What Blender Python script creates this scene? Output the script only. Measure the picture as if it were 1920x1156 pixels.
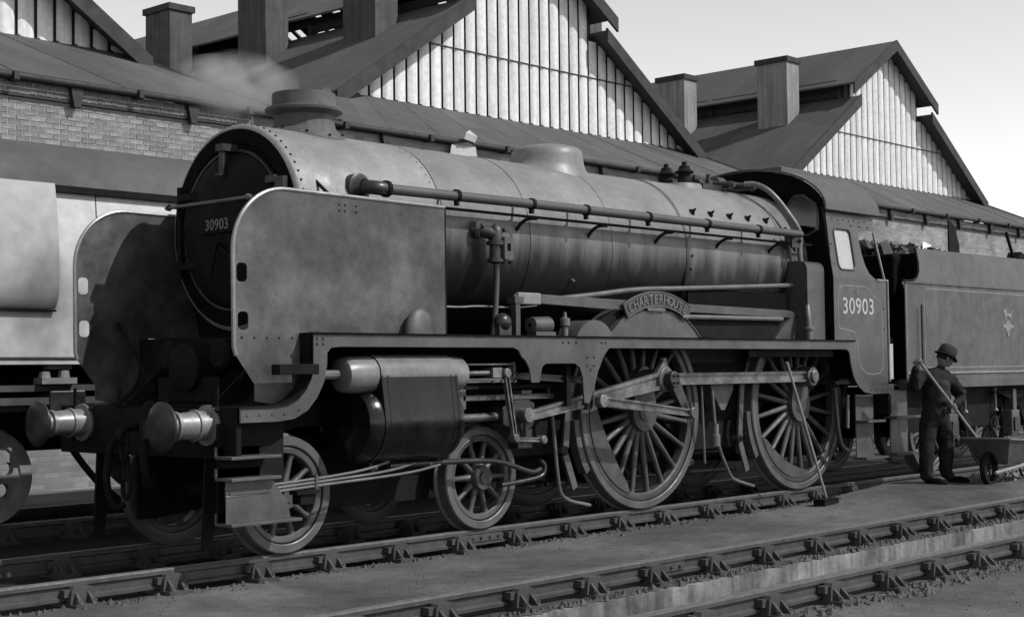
import bpy, bmesh, math, random
from mathutils import Vector, Matrix, noise
from mathutils.geometry import tessellate_polygon
for o in list(bpy.data.objects): bpy.data.objects.remove(o)
random.seed(7)
R_ = math.radians
SC = bpy.context.scene
COL = SC.collection

# ------------------------------------------------------------------ camera, sky, sun, exposure
cd = bpy.data.cameras.new('camera'); cam = bpy.data.objects.new('camera', cd); COL.objects.link(cam)
cd.sensor_width = 36; cd.lens = 2805.1/1920*36; cd.clip_end = 2000; cd.clip_start = .1
yaw, pit, rol = 0.8357, 0.04243, -0.01271
fwd = Vector((math.sin(yaw)*math.cos(pit), math.cos(yaw)*math.cos(pit), math.sin(pit)))
rgt = Vector((math.cos(yaw), -math.sin(yaw), 0)); up = rgt.cross(fwd)
r2 = rgt*math.cos(rol)+up*math.sin(rol); u2 = -rgt*math.sin(rol)+up*math.cos(rol)
m3 = Matrix((r2, u2, -fwd)).transposed()
cam.matrix_world = Matrix.Translation((-7.689, -10.232, 1.428)) @ m3.to_4x4()
SC.camera = cam
SUNV = Vector((.48, -1.0, 1.10)).normalized()
w = bpy.data.worlds.new('World'); SC.world = w; w.use_nodes = True
nt = w.node_tree; bg = nt.nodes['Background']
sky = nt.nodes.new('ShaderNodeTexSky'); sky.sky_type = 'NISHITA'; sky.sun_disc = False
sky.sun_elevation = math.asin(SUNV.z); sky.sun_rotation = math.atan2(SUNV.x, SUNV.y)
sky.dust_density = 0.1; sky.air_density = 1.1
bw = nt.nodes.new('ShaderNodeRGBToBW')
nt.links.new(sky.outputs[0], bw.inputs[0]); nt.links.new(bw.outputs[0], bg.inputs[0])
bg.inputs[1].default_value = 0.15
sl = bpy.data.lights.new('sun', 'SUN'); sl.energy = 3.0; sl.angle = R_(.53)
so = bpy.data.objects.new('sun', sl); COL.objects.link(so)
so.rotation_euler = (-SUNV).to_track_quat('-Z', 'Y').to_euler(); so.location = (10, -12, 20)
SC.view_settings.view_transform = 'Standard'; SC.view_settings.look = 'None'
SC.view_settings.exposure = 0.48; SC.view_settings.gamma = 1
SC.render.engine = 'CYCLES'

# ------------------------------------------------------------------ materials (black and white place)
MATS = {}
def mat(name, col, rough=.6, var=.25, scale=3., metal=0., bump=0., bscale=60., streak=0., spec=.5, rand=0., fine=.12, mot=0.):
    m = bpy.data.materials.new(name); m.use_nodes = True; MATS[name] = m
    t = m.node_tree; N = t.nodes; L = t.links; b = N['Principled BSDF']
    tc = N.new('ShaderNodeTexCoord')
    def math_(op, a, c):
        n = N.new('ShaderNodeMath'); n.operation = op
        for i, v in ((0, a), (1, c)):
            if isinstance(v, (int, float)): n.inputs[i].default_value = v
            else: L.new(v, n.inputs[i])
        return n.outputs[0]
    def nz(sc, det=5, vec=None, rg=.55):
        n = N.new('ShaderNodeTexNoise'); n.inputs['Scale'].default_value = sc; n.inputs['Detail'].default_value = det
        n.inputs['Roughness'].default_value = rg
        L.new(vec if vec else tc.outputs['Object'], n.inputs['Vector']); return n.outputs['Fac']
    def rng(v, lo, hi, a, c):
        n = N.new('ShaderNodeMapRange'); L.new(v, n.inputs[0])
        for i, x in enumerate((lo, hi, a, c)): n.inputs[i+1].default_value = x
        return n.outputs[0]
    f = rng(nz(scale), .3, .7, 1-var, 1+var)
    f = math_('MULTIPLY', f, rng(nz(scale*9, 3), .3, .7, 1-fine, 1+fine))
    if mot: f = math_('MULTIPLY', f, rng(nz(scale*.45, 6, rg=.65), .38, .62, 1-mot, 1+mot))
    if streak:
        mp = N.new('ShaderNodeMapping'); mp.inputs['Scale'].default_value = (9, 9, .55); L.new(tc.outputs['Object'], mp.inputs[0])
        f = math_('MULTIPLY', f, rng(nz(1., 4, mp.outputs[0]), .4, .65, 1+streak*.4, 1-streak))
    if rand:
        oi = N.new('ShaderNodeObjectInfo'); f = math_('MULTIPLY', f, rng(oi.outputs['Random'], 0, 1, 1-rand, 1+rand))
    v = math_('MULTIPLY', f, col)
    cc = N.new('ShaderNodeCombineColor')
    for i in range(3): L.new(v, cc.inputs[i])
    L.new(cc.outputs[0], b.inputs['Base Color'])
    L.new(rng(nz(scale*2.3, 4), .3, .7, max(.04, rough-.1), min(1, rough+.12)), b.inputs['Roughness'])
    b.inputs['Metallic'].default_value = metal; b.inputs['Specular IOR Level'].default_value = spec
    if bump:
        bp = N.new('ShaderNodeBump'); bp.inputs['Strength'].default_value = bump; bp.inputs['Distance'].default_value = .01
        L.new(nz(bscale, 6), bp.inputs['Height']); L.new(bp.outputs[0], b.inputs['Normal'])
    return m
mat('smokebox', .18, .52, .16, 3.0, bump=.12, bscale=50, mot=.12)
mat('soot', .004, .85, .4, 3.0, bump=.15, spec=.08)
mat('dark', .008, .75, .4, 4.0, bump=.15, spec=.12)
mat('deflector', .052, .5, .3, 4.5, bump=.06, bscale=30, mot=.5)
mat('valance', .055, .45, .2, 4.0, bump=.05, mot=.25)
mat('cab', .052, .42, .12, 3.0, bump=.03, mot=.12)
mat('tender', .058, .5, .14, 2.5, bump=.04, mot=.16, streak=.15)
mat('bead', .22, .4, .2, 5.0, metal=.4)
mat('steel', .13, .4, .35, 9.0, metal=.6, mot=.4)
mat('oily', .022, .35, .4, 8.0, metal=.2, mot=.3)
mat('cylinder', .008, .2, .3, 3.5, bump=.05, streak=.5, mot=.3, spec=.28)
mat('chest', .13, .34, .15, 4.0, bump=.04, mot=.2)
mat('ejector', .05, .5, .2, 5.0)
mat('wheel', .048, .5, .3, 7.0, bump=.1, mot=.25)
mat('tyre', .085, .48, .2, 6.0, metal=.3, mot=.15)
mat('pipe', .025, .42, .3, 6.0)
mat('pale_pipe', .10, .42, .25, 6.0)
mat('letter', .32, .6, .2, 14.0)
mat('lining', .17, .6, .25, 9.0)
mat('brass', .12, .45, .2, 9.0, metal=.4)
mat('white_panel', .36, .6, .08, 2.0)
mat('buffer', .19, .42, .2, 7.0, metal=.3, mot=.2)
mat('roof', .058, .85, .15, 1.2, bump=.3, bscale=14, rand=.12, mot=.15)
mat('barge', .025, .8, .3, 2.0, bump=.2)
mat('sheet', .60, .7, .06, 1.2, bump=.04, bscale=12, rand=.06, streak=.16)
mat('groove', .02, .9, .3, 3.0)
mat('brick', .20, .9, .2, 9.0, bump=.4, bscale=50, rand=.25, mot=.2)
mat('mortar', .36, .9, .2, 6.0, bump=.3, mot=.25)
mat('vent', .21, .8, .15, 2.0, bump=.1, streak=.25)
mat('vent_dark', .06, .8, .2, 2.0, bump=.1, streak=.3)  # darker tone for the vents of the left and middle bays
mat('ironwork', .015, .7, .3, 4.0)
mat('casing', .50, .5, .07, .8, mot=.06)
mat('casing_panel', .32, .5, .07, .8, mot=.06)
mat('casing_top', .055, .75, .12, 1.0, mot=.15)
mat('rail', .05, .55, .3, 9.0, metal=.2, bump=.2)
mat('rail_top', .22, .42, .2, 14.0, metal=.6, mot=.2)
mat('chair', .042, .8, .3, 9.0, bump=.5, bscale=40, rand=.2)
mat('concrete', .15, .9, .3, 4.0, bump=.8, bscale=14, streak=.45, mot=.4)
mat('cinder', .045, .95, .5, 14.0, rand=.2)
mat('coal', .02, .35, .6, 9.0, bump=.3)
mat('cloth', .012, .9, .3, 9.0, bump=.3, bscale=90, spec=.2)
mat('shirt', .026, .9, .3, 9.0, bump=.3, bscale=90, spec=.2)
mat('skin', .13, .6, .1, 9.0)
mat('hat', .035, .9, .2, 12.0, spec=.2)
mat('wood', .19, .7, .2, 9.0)
mat('barrow', .085, .55, .25, 5.0, mot=.25)
mat('rubble', .17, .95, .4, 9.0, bump=.4)
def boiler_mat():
    # light-to-dark fall-off put into the paint by height, its edge broken by grime streaks
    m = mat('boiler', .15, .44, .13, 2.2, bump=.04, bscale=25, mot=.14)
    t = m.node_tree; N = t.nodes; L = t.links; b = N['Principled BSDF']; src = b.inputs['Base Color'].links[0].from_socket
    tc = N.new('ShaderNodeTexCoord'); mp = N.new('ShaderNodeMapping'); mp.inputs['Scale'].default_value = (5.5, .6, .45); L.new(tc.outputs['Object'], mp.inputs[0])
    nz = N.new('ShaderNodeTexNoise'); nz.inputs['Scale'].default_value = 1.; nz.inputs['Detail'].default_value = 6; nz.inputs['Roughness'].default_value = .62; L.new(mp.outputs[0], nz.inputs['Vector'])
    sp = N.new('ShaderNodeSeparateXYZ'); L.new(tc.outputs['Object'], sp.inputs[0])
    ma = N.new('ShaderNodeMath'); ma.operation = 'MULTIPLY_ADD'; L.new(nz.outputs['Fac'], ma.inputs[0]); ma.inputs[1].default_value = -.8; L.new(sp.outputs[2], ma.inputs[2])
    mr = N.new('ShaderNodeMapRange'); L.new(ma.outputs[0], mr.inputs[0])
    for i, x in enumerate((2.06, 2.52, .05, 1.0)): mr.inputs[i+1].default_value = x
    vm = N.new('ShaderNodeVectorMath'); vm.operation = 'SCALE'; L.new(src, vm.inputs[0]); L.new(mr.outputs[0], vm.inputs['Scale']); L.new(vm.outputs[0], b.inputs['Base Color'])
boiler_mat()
def custom_ground():
    m = mat('ground', .08, .95, .2, .9, bump=1.0, bscale=45, mot=.42, fine=.16, spec=.2)
    return m
custom_ground()
mat('shade_dark_ground', .014, .85, .3, 2.0, bump=.6, bscale=30, mot=.3, spec=.2)  # near-black ground colour holding the shade under and beyond the engine
def brick_wall_mat():
    m = bpy.data.materials.new('brick_wall'); m.use_nodes = True; MATS['brick_wall'] = m
    t = m.node_tree; N = t.nodes; L = t.links; b = N['Principled BSDF']; b.inputs['Roughness'].default_value = .9
    tc = N.new('ShaderNodeTexCoord'); sp = N.new('ShaderNodeSeparateXYZ'); cb = N.new('ShaderNodeCombineXYZ')
    L.new(tc.outputs['Object'], sp.inputs[0]); L.new(sp.outputs[0], cb.inputs[0]); L.new(sp.outputs[2], cb.inputs[1])
    br = N.new('ShaderNodeTexBrick'); L.new(cb.outputs[0], br.inputs['Vector'])
    br.inputs['Scale'].default_value = 1; br.inputs['Brick Width'].default_value = .235; br.inputs['Row Height'].default_value = .078
    br.inputs['Mortar Size'].default_value = .007; br.inputs['Mortar Smooth'].default_value = .3
    br.inputs['Color1'].default_value = (.16, .16, .16, 1); br.inputs['Color2'].default_value = (.25, .25, .25, 1); br.inputs['Mortar'].default_value = (.2, .2, .2, 1)
    nz = N.new('ShaderNodeTexNoise'); nz.inputs['Scale'].default_value = 1.3; nz.inputs['Detail'].default_value = 6; L.new(tc.outputs['Object'], nz.inputs['Vector'])
    mr = N.new('ShaderNodeMapRange'); L.new(nz.outputs['Fac'], mr.inputs[0])
    for i, x in enumerate((.3, .7, .7, 1.25)): mr.inputs[i+1].default_value = x
    mx = N.new('ShaderNodeVectorMath'); mx.operation = 'SCALE'; L.new(br.outputs['Color'], mx.inputs[0]); L.new(mr.outputs[0], mx.inputs['Scale'])
    L.new(mx.outputs[0], b.inputs['Base Color'])
    bp = N.new('ShaderNodeBump'); bp.inputs['Strength'].default_value = .5; bp.inputs['Distance'].default_value = .008; bp.invert = True
    L.new(br.outputs['Fac'], bp.inputs['Height']); L.new(bp.outputs[0], b.inputs['Normal'])
brick_wall_mat()
def glass_mat():
    m = bpy.data.materials.new('glass'); m.use_nodes = True; MATS['glass'] = m
    b = m.node_tree.nodes['Principled BSDF']; b.inputs['Base Color'].default_value = (.22, .22, .22, 1)
    b.inputs['Roughness'].default_value = .12; b.inputs['Transmission Weight'].default_value = 1; b.inputs['IOR'].default_value = 1.2
glass_mat()

# ------------------------------------------------------------------ mesh helpers
class MB:
    def __init__(s): s.v = []; s.f = []
    def add(s, vs, fs):
        o = len(s.v); s.v += [tuple(v) for v in vs]; s.f += [tuple(i+o for i in f) for f in fs]; return s
    def box(s, x0, x1, y0, y1, z0, z1):
        return s.add([(x, y, z) for x in (x0, x1) for y in (y0, y1) for z in (z0, z1)],
                     [(0, 1, 3, 2), (4, 6, 7, 5), (0, 4, 5, 1), (2, 3, 7, 6), (0, 2, 6, 4), (1, 5, 7, 3)])
    def bar(s, a, b, wd, h, upv=(0, 0, 1), taper=1.):
        a = Vector(a); b = Vector(b); d = (b-a).normalized(); u = Vector(upv); u = (u-d*u.dot(d)).normalized(); sd = d.cross(u)
        vs = []
        for p, k in ((a, 1), (b, taper)):
            for i, j in ((-1, -1), (1, -1), (1, 1), (-1, 1)): vs.append(p+sd*(wd/2*i*k)+u*(h/2*j*k))
        return s.add(vs, [(3, 2, 1, 0), (4, 5, 6, 7)]+[(i, (i+1) % 4, 4+(i+1) % 4, 4+i) for i in range(4)])
    def tube(s, path, r, n=10, caps=True):
        P = [Vector(p) for p in path]; rs = r if isinstance(r, (list, tuple)) else [r]*len(P)
        t0 = (P[1]-P[0]).normalized(); u = Vector((0, 0, 1)) if abs(t0.z) < .9 else Vector((1, 0, 0))
        u = (u-t0*u.dot(t0)).normalized(); vs = []
        for i, p in enumerate(P):
            t = (P[min(i+1, len(P)-1)]-P[max(i-1, 0)]).normalized(); u = (u-t*u.dot(t)).normalized(); q = t.cross(u)
            for k in range(n):
                a = 2*math.pi*k/n; vs.append(p+(u*math.cos(a)+q*math.sin(a))*rs[i])
        fs = [(i*n+k, i*n+(k+1) % n, (i+1)*n+(k+1) % n, (i+1)*n+k) for i in range(len(P)-1) for k in range(n)]
        if caps: fs += [tuple(range(n-1, -1, -1)), tuple((len(P)-1)*n+k for k in range(n))]
        return s.add(vs, fs)
    def lathe(s, prof, axis='x', c=(0, 0, 0), n=32, a0=0., a1=2*math.pi, caps=False):
        c = Vector(c); full = abs(a1-a0-2*math.pi) < 1e-6; m = n if full else n+1; vs = []
        for t, r in prof:
            for k in range(m):
                a = a0+(a1-a0)*k/n; p, q = math.cos(a)*r, math.sin(a)*r
                vs.append(c+Vector({'x': (t, p, q), 'y': (p, t, q), 'z': (p, q, t)}[axis]))
        fs = []
        for i in range(len(prof)-1):
            for k in range(n): fs.append((i*m+k, i*m+(k+1) % m, (i+1)*m+(k+1) % m, (i+1)*m+k))
        if caps: fs += [tuple(range(m)), tuple((len(prof)-1)*m+k for k in range(m))]
        return s.add(vs, fs)
    def plate(s, loops, d0, d1, fn=None):
        """2D loops (x,z) (holes after the first) -> solid between y=d0 and y=d1; fn(x,z) gives extra y"""
        if isinstance(loops[0][0], (int, float)): loops = [loops]
        fn = fn or (lambda x, z: 0.)
        pts = [p for l in loops for p in l]; n = len(pts)
        tris = tessellate_polygon([[Vector((p[0], p[1], 0)) for p in l] for l in loops])
        vs = [(p[0], d0+fn(*p), p[1]) for p in pts]+[(p[0], d1+fn(*p), p[1]) for p in pts]
        fs = [tuple(t) for t in tris]+[tuple(i+n for i in reversed(t)) for t in tris]; o = 0
        for l in loops:
            k = len(l)
            for i in range(k): a, b = o+i, o+(i+1) % k; fs.append((a, b, b+n, a+n))
            o += k
        return s.add(vs, fs)
    def section(s, loop, x0, x1):
        """loop of (y,z) extruded along x"""
        n = len(loop)
        return s.add([(x0, y, z) for y, z in loop]+[(x1, y, z) for y, z in loop],
                     [tuple(range(n)), tuple(range(2*n-1, n-1, -1))]+[(i, n+i, n+(i+1) % n, (i+1) % n) for i in range(n)])
    def dot(s, p, d, r=.012, h=.01, n=6):
        p = Vector(p); d = Vector(d).normalized(); u = Vector((0, 0, 1)) if abs(d.z) < .9 else Vector((1, 0, 0))
        u = (u-d*u.dot(d)).normalized(); q = d.cross(u)
        vs = [p+(u*math.cos(2*math.pi*k/n)+q*math.sin(2*math.pi*k/n))*r for k in range(n)]
        vs += [p+d*h+(u*math.cos(2*math.pi*k/n)+q*math.sin(2*math.pi*k/n))*r*.6 for k in range(n)]
        return s.add(vs, [(k, (k+1) % n, n+(k+1) % n, n+k) for k in range(n)]+[tuple(range(n, 2*n))])
    def ell(s, c, rx, ry, rz, n=16, m=8, zmin=-1.):
        prof = []
        for i in range(m+1):
            a = math.asin(zmin)+(math.pi/2-math.asin(zmin))*i/m; prof.append((math.sin(a), max(1e-4, math.cos(a))))
        o = len(s.v); s.lathe(prof, 'z', (0, 0, 0), n, caps=True); c = Vector(c)
        for i in range(o, len(s.v)): v = s.v[i]; s.v[i] = (c.x+v[0]*rx, c.y+v[1]*ry, c.z+v[2]*rz)
        return s
    def mirror(s):
        s.v = [(x, -y, z) for x, y, z in s.v]; s.f = [tuple(reversed(f)) for f in s.f]; return s
    def mesh(s, name, m, smooth=False, angle=38):
        me = bpy.data.meshes.new(name); me.from_pydata([tuple(v) for v in s.v], [], s.f)
        bm = bmesh.new(); bm.from_mesh(me); bmesh.ops.recalc_face_normals(bm, faces=bm.faces); bm.to_mesh(me); bm.free()
        if m: me.materials.append(MATS[m])
        if smooth:
            for p in me.polygons: p.use_smooth = True
            me.set_sharp_from_angle(angle=R_(angle))
        return me
WL = {}
def put(o, parent, loc=(0, 0, 0)):
    """link with location given in world terms (parents are only translated)"""
    COL.objects.link(o); o.location = loc; WL[o.name] = Vector(loc)
    if parent is not None:
        o.parent = parent; o.matrix_parent_inverse = Matrix.Translation(-WL[parent.name])
    return o
def part(name, mb, m, parent, smooth=False, loc=(0, 0, 0), bevel=0., angle=38, label=None):
    me = mb.mesh(name, m, smooth, angle) if isinstance(mb, MB) else mb
    o = put(bpy.data.objects.new(name, me), parent, loc)
    if bevel:
        b = o.modifiers.new('bevel', 'BEVEL'); b.width = bevel; b.segments = 2; b.limit_method = 'ANGLE'; b.angle_limit = R_(40)
    if label: o['label'] = label
    return o
def tag(o, label=None, cat=None, group=None, kind=None):
    for k, v in (('label', label), ('category', cat), ('group', group), ('kind', kind)):
        if v: o[k] = v
    return o
def thing(name, label, cat, loc=(0, 0, 0), group=None):
    return tag(put(bpy.data.objects.new(name, None), None, loc), label, cat, group)
def arc(cx, cz, r, a0, a1, n=10): return [(cx+r*math.cos(R_(a0+(a1-a0)*i/n)), cz+r*math.sin(R_(a0+(a1-a0)*i/n))) for i in range(n+1)]
def rrect(x0, x1, z0, z1, r, n=5):
    return arc(x1-r, z0+r, r, -90, 0, n)+arc(x1-r, z1-r, r, 0, 90, n)+arc(x0+r, z1-r, r, 90, 180, n)+arc(x0+r, z0+r, r, 180, 270, n)
def hull2(c0, r0, c1, r1, n=16):
    pts = [(c[0]+r*math.cos(2*math.pi*i/n), c[1]+r*math.sin(2*math.pi*i/n)) for c, r in ((c0, r0), (c1, r1)) for i in range(n)]
    pts = sorted(set((round(a, 5), round(b, 5)) for a, b in pts)); h = []
    for seq in (pts, pts[::-1]):
        l = []
        for p in seq:
            while len(l) > 1 and (l[-1][0]-l[-2][0])*(p[1]-l[-2][1])-(l[-1][1]-l[-2][1])*(p[0]-l[-2][0]) <= 0: l.pop()
            l.append(p)
        h += l[:-1]
    return h
def smoothpath(pts, it=2):
    P = [Vector(p) for p in pts]
    for _ in range(it):
        Q = [P[0]]
        for a, b in zip(P[:-1], P[1:]): Q += [a*.75+b*.25, a*.25+b*.75]
        P = Q+[P[-1]]
    return P
DG = None
def text_mesh(body, size, extrude=.004, spacing=1.):
    cu = bpy.data.curves.new('lettering', 'FONT'); cu.body = body; cu.size = size; cu.extrude = extrude; cu.align_x = 'CENTER'; cu.offset = size*.012
    cu.space_character = spacing; cu.resolution_u = 3
    o = bpy.data.objects.new('lettering', cu); COL.objects.link(o)
    bpy.context.view_layer.update()
    e = o.evaluated_get(bpy.context.evaluated_depsgraph_get()); me = e.to_mesh()
    mb = MB(); mb.add([v.co.copy() for v in me.vertices], [tuple(p.vertices) for p in me.polygons])
    e.to_mesh_clear(); bpy.data.objects.remove(o); bpy.data.curves.remove(cu)
    return mb

# ================================================================== SETTING: ground, pit
PITF, PITN = -3.60, -4.66          # pit walls under the ash-pit track (rails at -3.38 and -4.82)
def gz(x, y):
    z = -.185
    if y > -3.2:
        k = max(0., min(1., (x-6.2)/3.2)); k = k*k*(3-2*k); fy = max(0., min(1., (y+3.2)/.8))
        z += k*.165*fy*max(0., min(1., (-.80-y)/.35))
        z += .003+.010*noise.noise((x*.8, y*1.3, 3.1))+.005*noise.noise((x*4, y*4, 1.1))
    elif y < -4.9: z += .02*noise.noise((x*1.2, y*1.2, 5.1))+.008*noise.noise((x*5, y*5, 1.7))
    return z
def strip(name, y0, y1, x0, x1, ny, nx, zf, m='ground'):
    vs = [(x0+(x1-x0)*i/nx, y0+(y1-y0)*j/ny, 0) for j in range(ny+1) for i in range(nx+1)]
    vs = [(x, y, zf(x, y)) for x, y, _ in vs]
    fs = [(j*(nx+1)+i, j*(nx+1)+i+1, (j+1)*(nx+1)+i+1, (j+1)*(nx+1)+i) for j in range(ny) for i in range(nx)]
    mb = MB(); mb.add(vs, fs); return mb
g = MB()
def addmb(a, b): a.add(b.v, b.f); return a
XS, XE = -6., 22.
addmb(g, strip('g', -3.2, -.80, XS, XE, 40, 300, gz))
g.add([(XS, 6.6, -.185), (XE, 6.6, -.185), (XE, 300, -.185), (XS, 300, -.185)], [(0, 1, 2, 3)])
addmb(g, strip('g', -12., -4.98, XS, XE, 50, 200, gz))
FL = -.185
def quad(x0, x1, y0, y1, z=FL): g.add([(x0, y0, z), (x1, y0, z), (x1, y1, z), (x0, y1, z)], [(0, 1, 2, 3)])
quad(-300, XS, -3.2, 300); quad(XE, 300, -3.2, 300)
quad(XS, XE, -300, -12); quad(-300, XS, -300, -4.98); quad(XE, 300, -300, -4.98)
for a_, b_ in ((-3.6, -3.2), (-4.98, -4.66)):
    addmb(g, strip('g', a_+(.05 if b_ < -4 else .06), b_-(.05 if b_ < -4 else 0), -30, 60, 4, 400, lambda x, y: -.182+.008*noise.noise((x*3, y*5, 2.2))))
ground = part('ground', g, 'ground', None, smooth=True, angle=60); tag(ground, kind='structure')
bed = MB().add([(XS, -.80, FL+.0), (XE, -.80, FL+.0), (XE, 6.6, FL), (XS, 6.6, FL)], [(0, 1, 2, 3)])
bed = part('shade_dark_track_bed', bed, 'shade_dark_ground', None); tag(bed, kind='structure')  # flat sheet coloured dark for the shade between and behind the engines
pit = MB()
for ys, s in ((PITF, 1), (PITN, -1)):
    yo = -3.2 if s > 0 else -4.98
    a, b = sorted((ys, yo)); pit.box(-60, 90, a, b, -1.3, -.19)
pit.box(-60, 90, PITN, PITF, -1.4, -1.3)
pw = part('ash_pit_wall', pit, 'concrete', None); tag(pw, kind='structure')
# ballast/cinder scatter
def scatter(name, n, region, rmin, rmax, m, seed, label, zfun=gz):
    rnd = random.Random(seed); mb = MB()
    for _ in range(n):
        x, y = region(rnd); r = rmin+(rmax-rmin)*rnd.random()**3; z = zfun(x, y)
        vs = []
        for d in ((1, 0, 0), (0, 1, 0), (-1, 0, 0), (0, -1, 0), (0, 0, 1)):
            k = r*(.6+.7*rnd.random()); a = rnd.random()*.9
            vs.append((x+(d[0]*math.cos(a)-d[1]*math.sin(a))*k, y+(d[0]*math.sin(a)+d[1]*math.cos(a))*k, z+d[2]*k*.9-.002))
        mb.add(vs, [(0, 1, 4), (1, 2, 4), (2, 3, 4), (3, 0, 4)])
    return tag(part(name, mb, m, None), label, None, None, 'stuff')
scatter('cinders', 3800, lambda r: (-3.5+r.random()*17, -3.15+2.35*r.random()), .003, .013, 'cinder', 3, 'small black cinders strewn over the ash between the tracks')
scatter('cinders', 1500, lambda r: (-1+r.random()*9, -6.2+1.2*r.random()), .003, .013, 'cinder', 5, 'small black cinders beside the outer pit rail')
mat('ash_lump', .06, .95, .4, 9.0, bump=.4)
lz = lambda x, y: -.184
scatter('clinker', 2600, lambda r: (-2.5+r.random()*13, max(-3.575, -3.44-.12*r.random()**.7-.02*r.random())), .008, .045, 'ash_lump', 31, 'clinker and ash caked along the pit edge and inner rail', lz)
scatter('clinker', 2200, lambda r: (-1.5+r.random()*9, -4.93-abs(r.gauss(0, .14))), .008, .045, 'ash_lump', 33, 'clinker and ash along the outer pit rail', lambda x, y: gz(x, y) if y < -4.98 else -.184)
scatter('clinker', 1800, lambda r: (-3+r.random()*13, -.82-abs(r.gauss(0, .10))), .006, .035, 'ash_lump', 35, 'clinker and ash along the rail under the black locomotive')
scatter('rubble', 420, lambda r: (11.1+r.gauss(.9, .7), -1.75+r.gauss(0, .22)), .015, .07, 'rubble', 9, 'pale ash and clinker heap behind the wheelbarrow')
scatter('ballast', 900, lambda r: (.6+r.random()*2.6, 5.1+1.4*r.random()), .015, .05, 'rubble', 13, 'stone ballast under and beside the slab-sided engine', lambda x, y: FL)

# ================================================================== TRACKS
def rail_mb(x0, x1):
    pr = [(-.034, -.012), (-.026, 0), (.026, 0), (.034, -.012), (.034, -.038), (.010, -.05), (.010, -.105), (.031, -.118), (.031, -.14), (-.031, -.14), (-.031, -.118), (-.010, -.105), (-.010, -.05), (-.034, -.038)]
    return MB().section(pr, x0, x1)
def chair_mb():
    c = MB(); c.box(-.10, .10, -.19, .19, -.19, -.152)
    for sg in (-1, 1):
        c.plate([(-.095, -.152), (.095, -.152), (.085, -.06), (.065, -.035), (-.065, -.035), (-.085, -.06)], sg*.034, sg*.098)
        if sg < 0: c.box(-.13, .12, -.074, -.012, -.105, -.055)
        for e in (-.05, .05): c.add([(e-.012, sg*.085, -.06), (e+.012, sg*.085, -.06), (e+.012, sg*.18, -.152), (e-.012, sg*.18, -.152), (e-.012, sg*.085, -.152), (e+.012, sg*.085, -.152)], [(0, 1, 2, 3), (0, 3, 4), (1, 5, 2), (0, 4, 5, 1)])
        for e in (-.07, .07): c.lathe([(-.152, .02), (-.125, .02), (-.12, .012)], 'z', (e*.9, sg*.15, 0), 6)
    return c
CH = chair_mb().mesh('rail_chair', 'chair')
def track(label, yc, x0, x1, cx0, cx1, sides, jit=0.):
    t = thing('railway_track', label, 'track', ((x0+x1)/2, yc, -.19))
    for s in (-1, 1):
        r = part('rail', rail_mb(x0, x1), 'rail', t, loc=(0, yc+s*.7525, 0), smooth=True, angle=25)
        top = MB().box(x0, x1, -.025, .025, .0005, .002)
        part('running_surface', top, 'rail_top', r, loc=(0, yc+s*.7525, 0))
        if s in sides:
            k = 0; x = cx0
            while x < cx1:
                o = bpy.data.objects.new('rail_chair', CH); put(o, t, (x+random.uniform(-jit, jit), yc+s*.7525, random.uniform(-.004, .004))); o.rotation_euler.z = random.uniform(-.04, .04)
                x += .77; k += 1
    return t
TP = track('ash pit track of two rails on chairs along a concrete edge, nothing standing on it', -4.10, -30, 60, -2.4, 13, (-1, 1), .03)
TL = track('track carrying the black locomotive and its tender', 0, -40, 60, -2.6, 9.2, (-1, 1), .03)
TB = track('track carrying the pale slab-sided engine', 4.10, -40, 60, -4, 4, (-1,), .03)
for t, x, y in ((TL, 2.35, -.7525), (TL, 6.0, -.7525), (TP, 1.6, -3.3475)):
    f = MB().box(x-.23, x+.23, y-.04, y-.0145, -.11, -.045)
    for e in (-.17, -.06, .06, .17): f.dot((x+e, y-.04, -.078), (0, -1, 0), .016, .02)
    part('fishplate', f, 'rail', t)

# ================================================================== ENGINE SHED
YW, YG, ZE, ZB, PM = 9.0, 11.0, 5.70, 6.75, .655
CX = (.6, 16.4, 32.2); HB = 5.75
SHED = thing('engine_shed', 'brick engine shed with three steep gables clad in pale ribbed sheets', 'shed', (16, 12, FL))
WX0, WX1 = -20., CX[2]+HB+1.6
wall = part('wall', MB().box(WX0, WX1, YW, YW+.35, FL, 5.44), 'brick_wall', SHED)
band = part('corbel_band', MB().box(WX0, WX1, YW-.05, YW+.35, 5.445, 5.62), 'brick_wall', SHED)
part('band_shadow_strip', MB().box(WX0, WX1, YW-.075, YW+.3, 5.40, 5.432), 'ironwork', SHED)  # dark strip standing in for the shadow below the corbel band
# single bricks where they can be told apart
BR = MB().box(-.1075, .1075, 0, .03, -.0325, .0325).mesh('brick', 'brick')
mat('dark_brick', .11, .9, .2, 9.0, bump=.4, bscale=50, rand=.3)
BH = MB().box(-.0525, .0525, 0, .03, -.0325, .0325).mesh('brick', 'dark_brick')
part('mortar_bed', MB().box(2.6, 7.35, YW-.006, YW-.001, 4.55, 5.39), 'mortar', wall)
part('mortar_bed', MB().box(2.6, 7.35, YW-.056, YW-.051, 5.447, 5.618), 'mortar', band)
for r in range(10):
    x = 2.72+(.118 if r % 2 else 0)
    while x < 7.2:
        o = bpy.data.objects.new('brick', BR); put(o, wall, (x, YW-.016+random.uniform(-.004, .004), 5.345-.0765*r)); o.rotation_euler.z = random.uniform(-.012, .012); x += .2325
for r in range(2):
    x = 2.7+(.06 if r % 2 else 0)
    while x < 7.3:
        o = bpy.data.objects.new('brick', BH); put(o, band, (x, YW-.066+random.uniform(-.004, .004), 5.49+.082*r)); x += .1215
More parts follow.
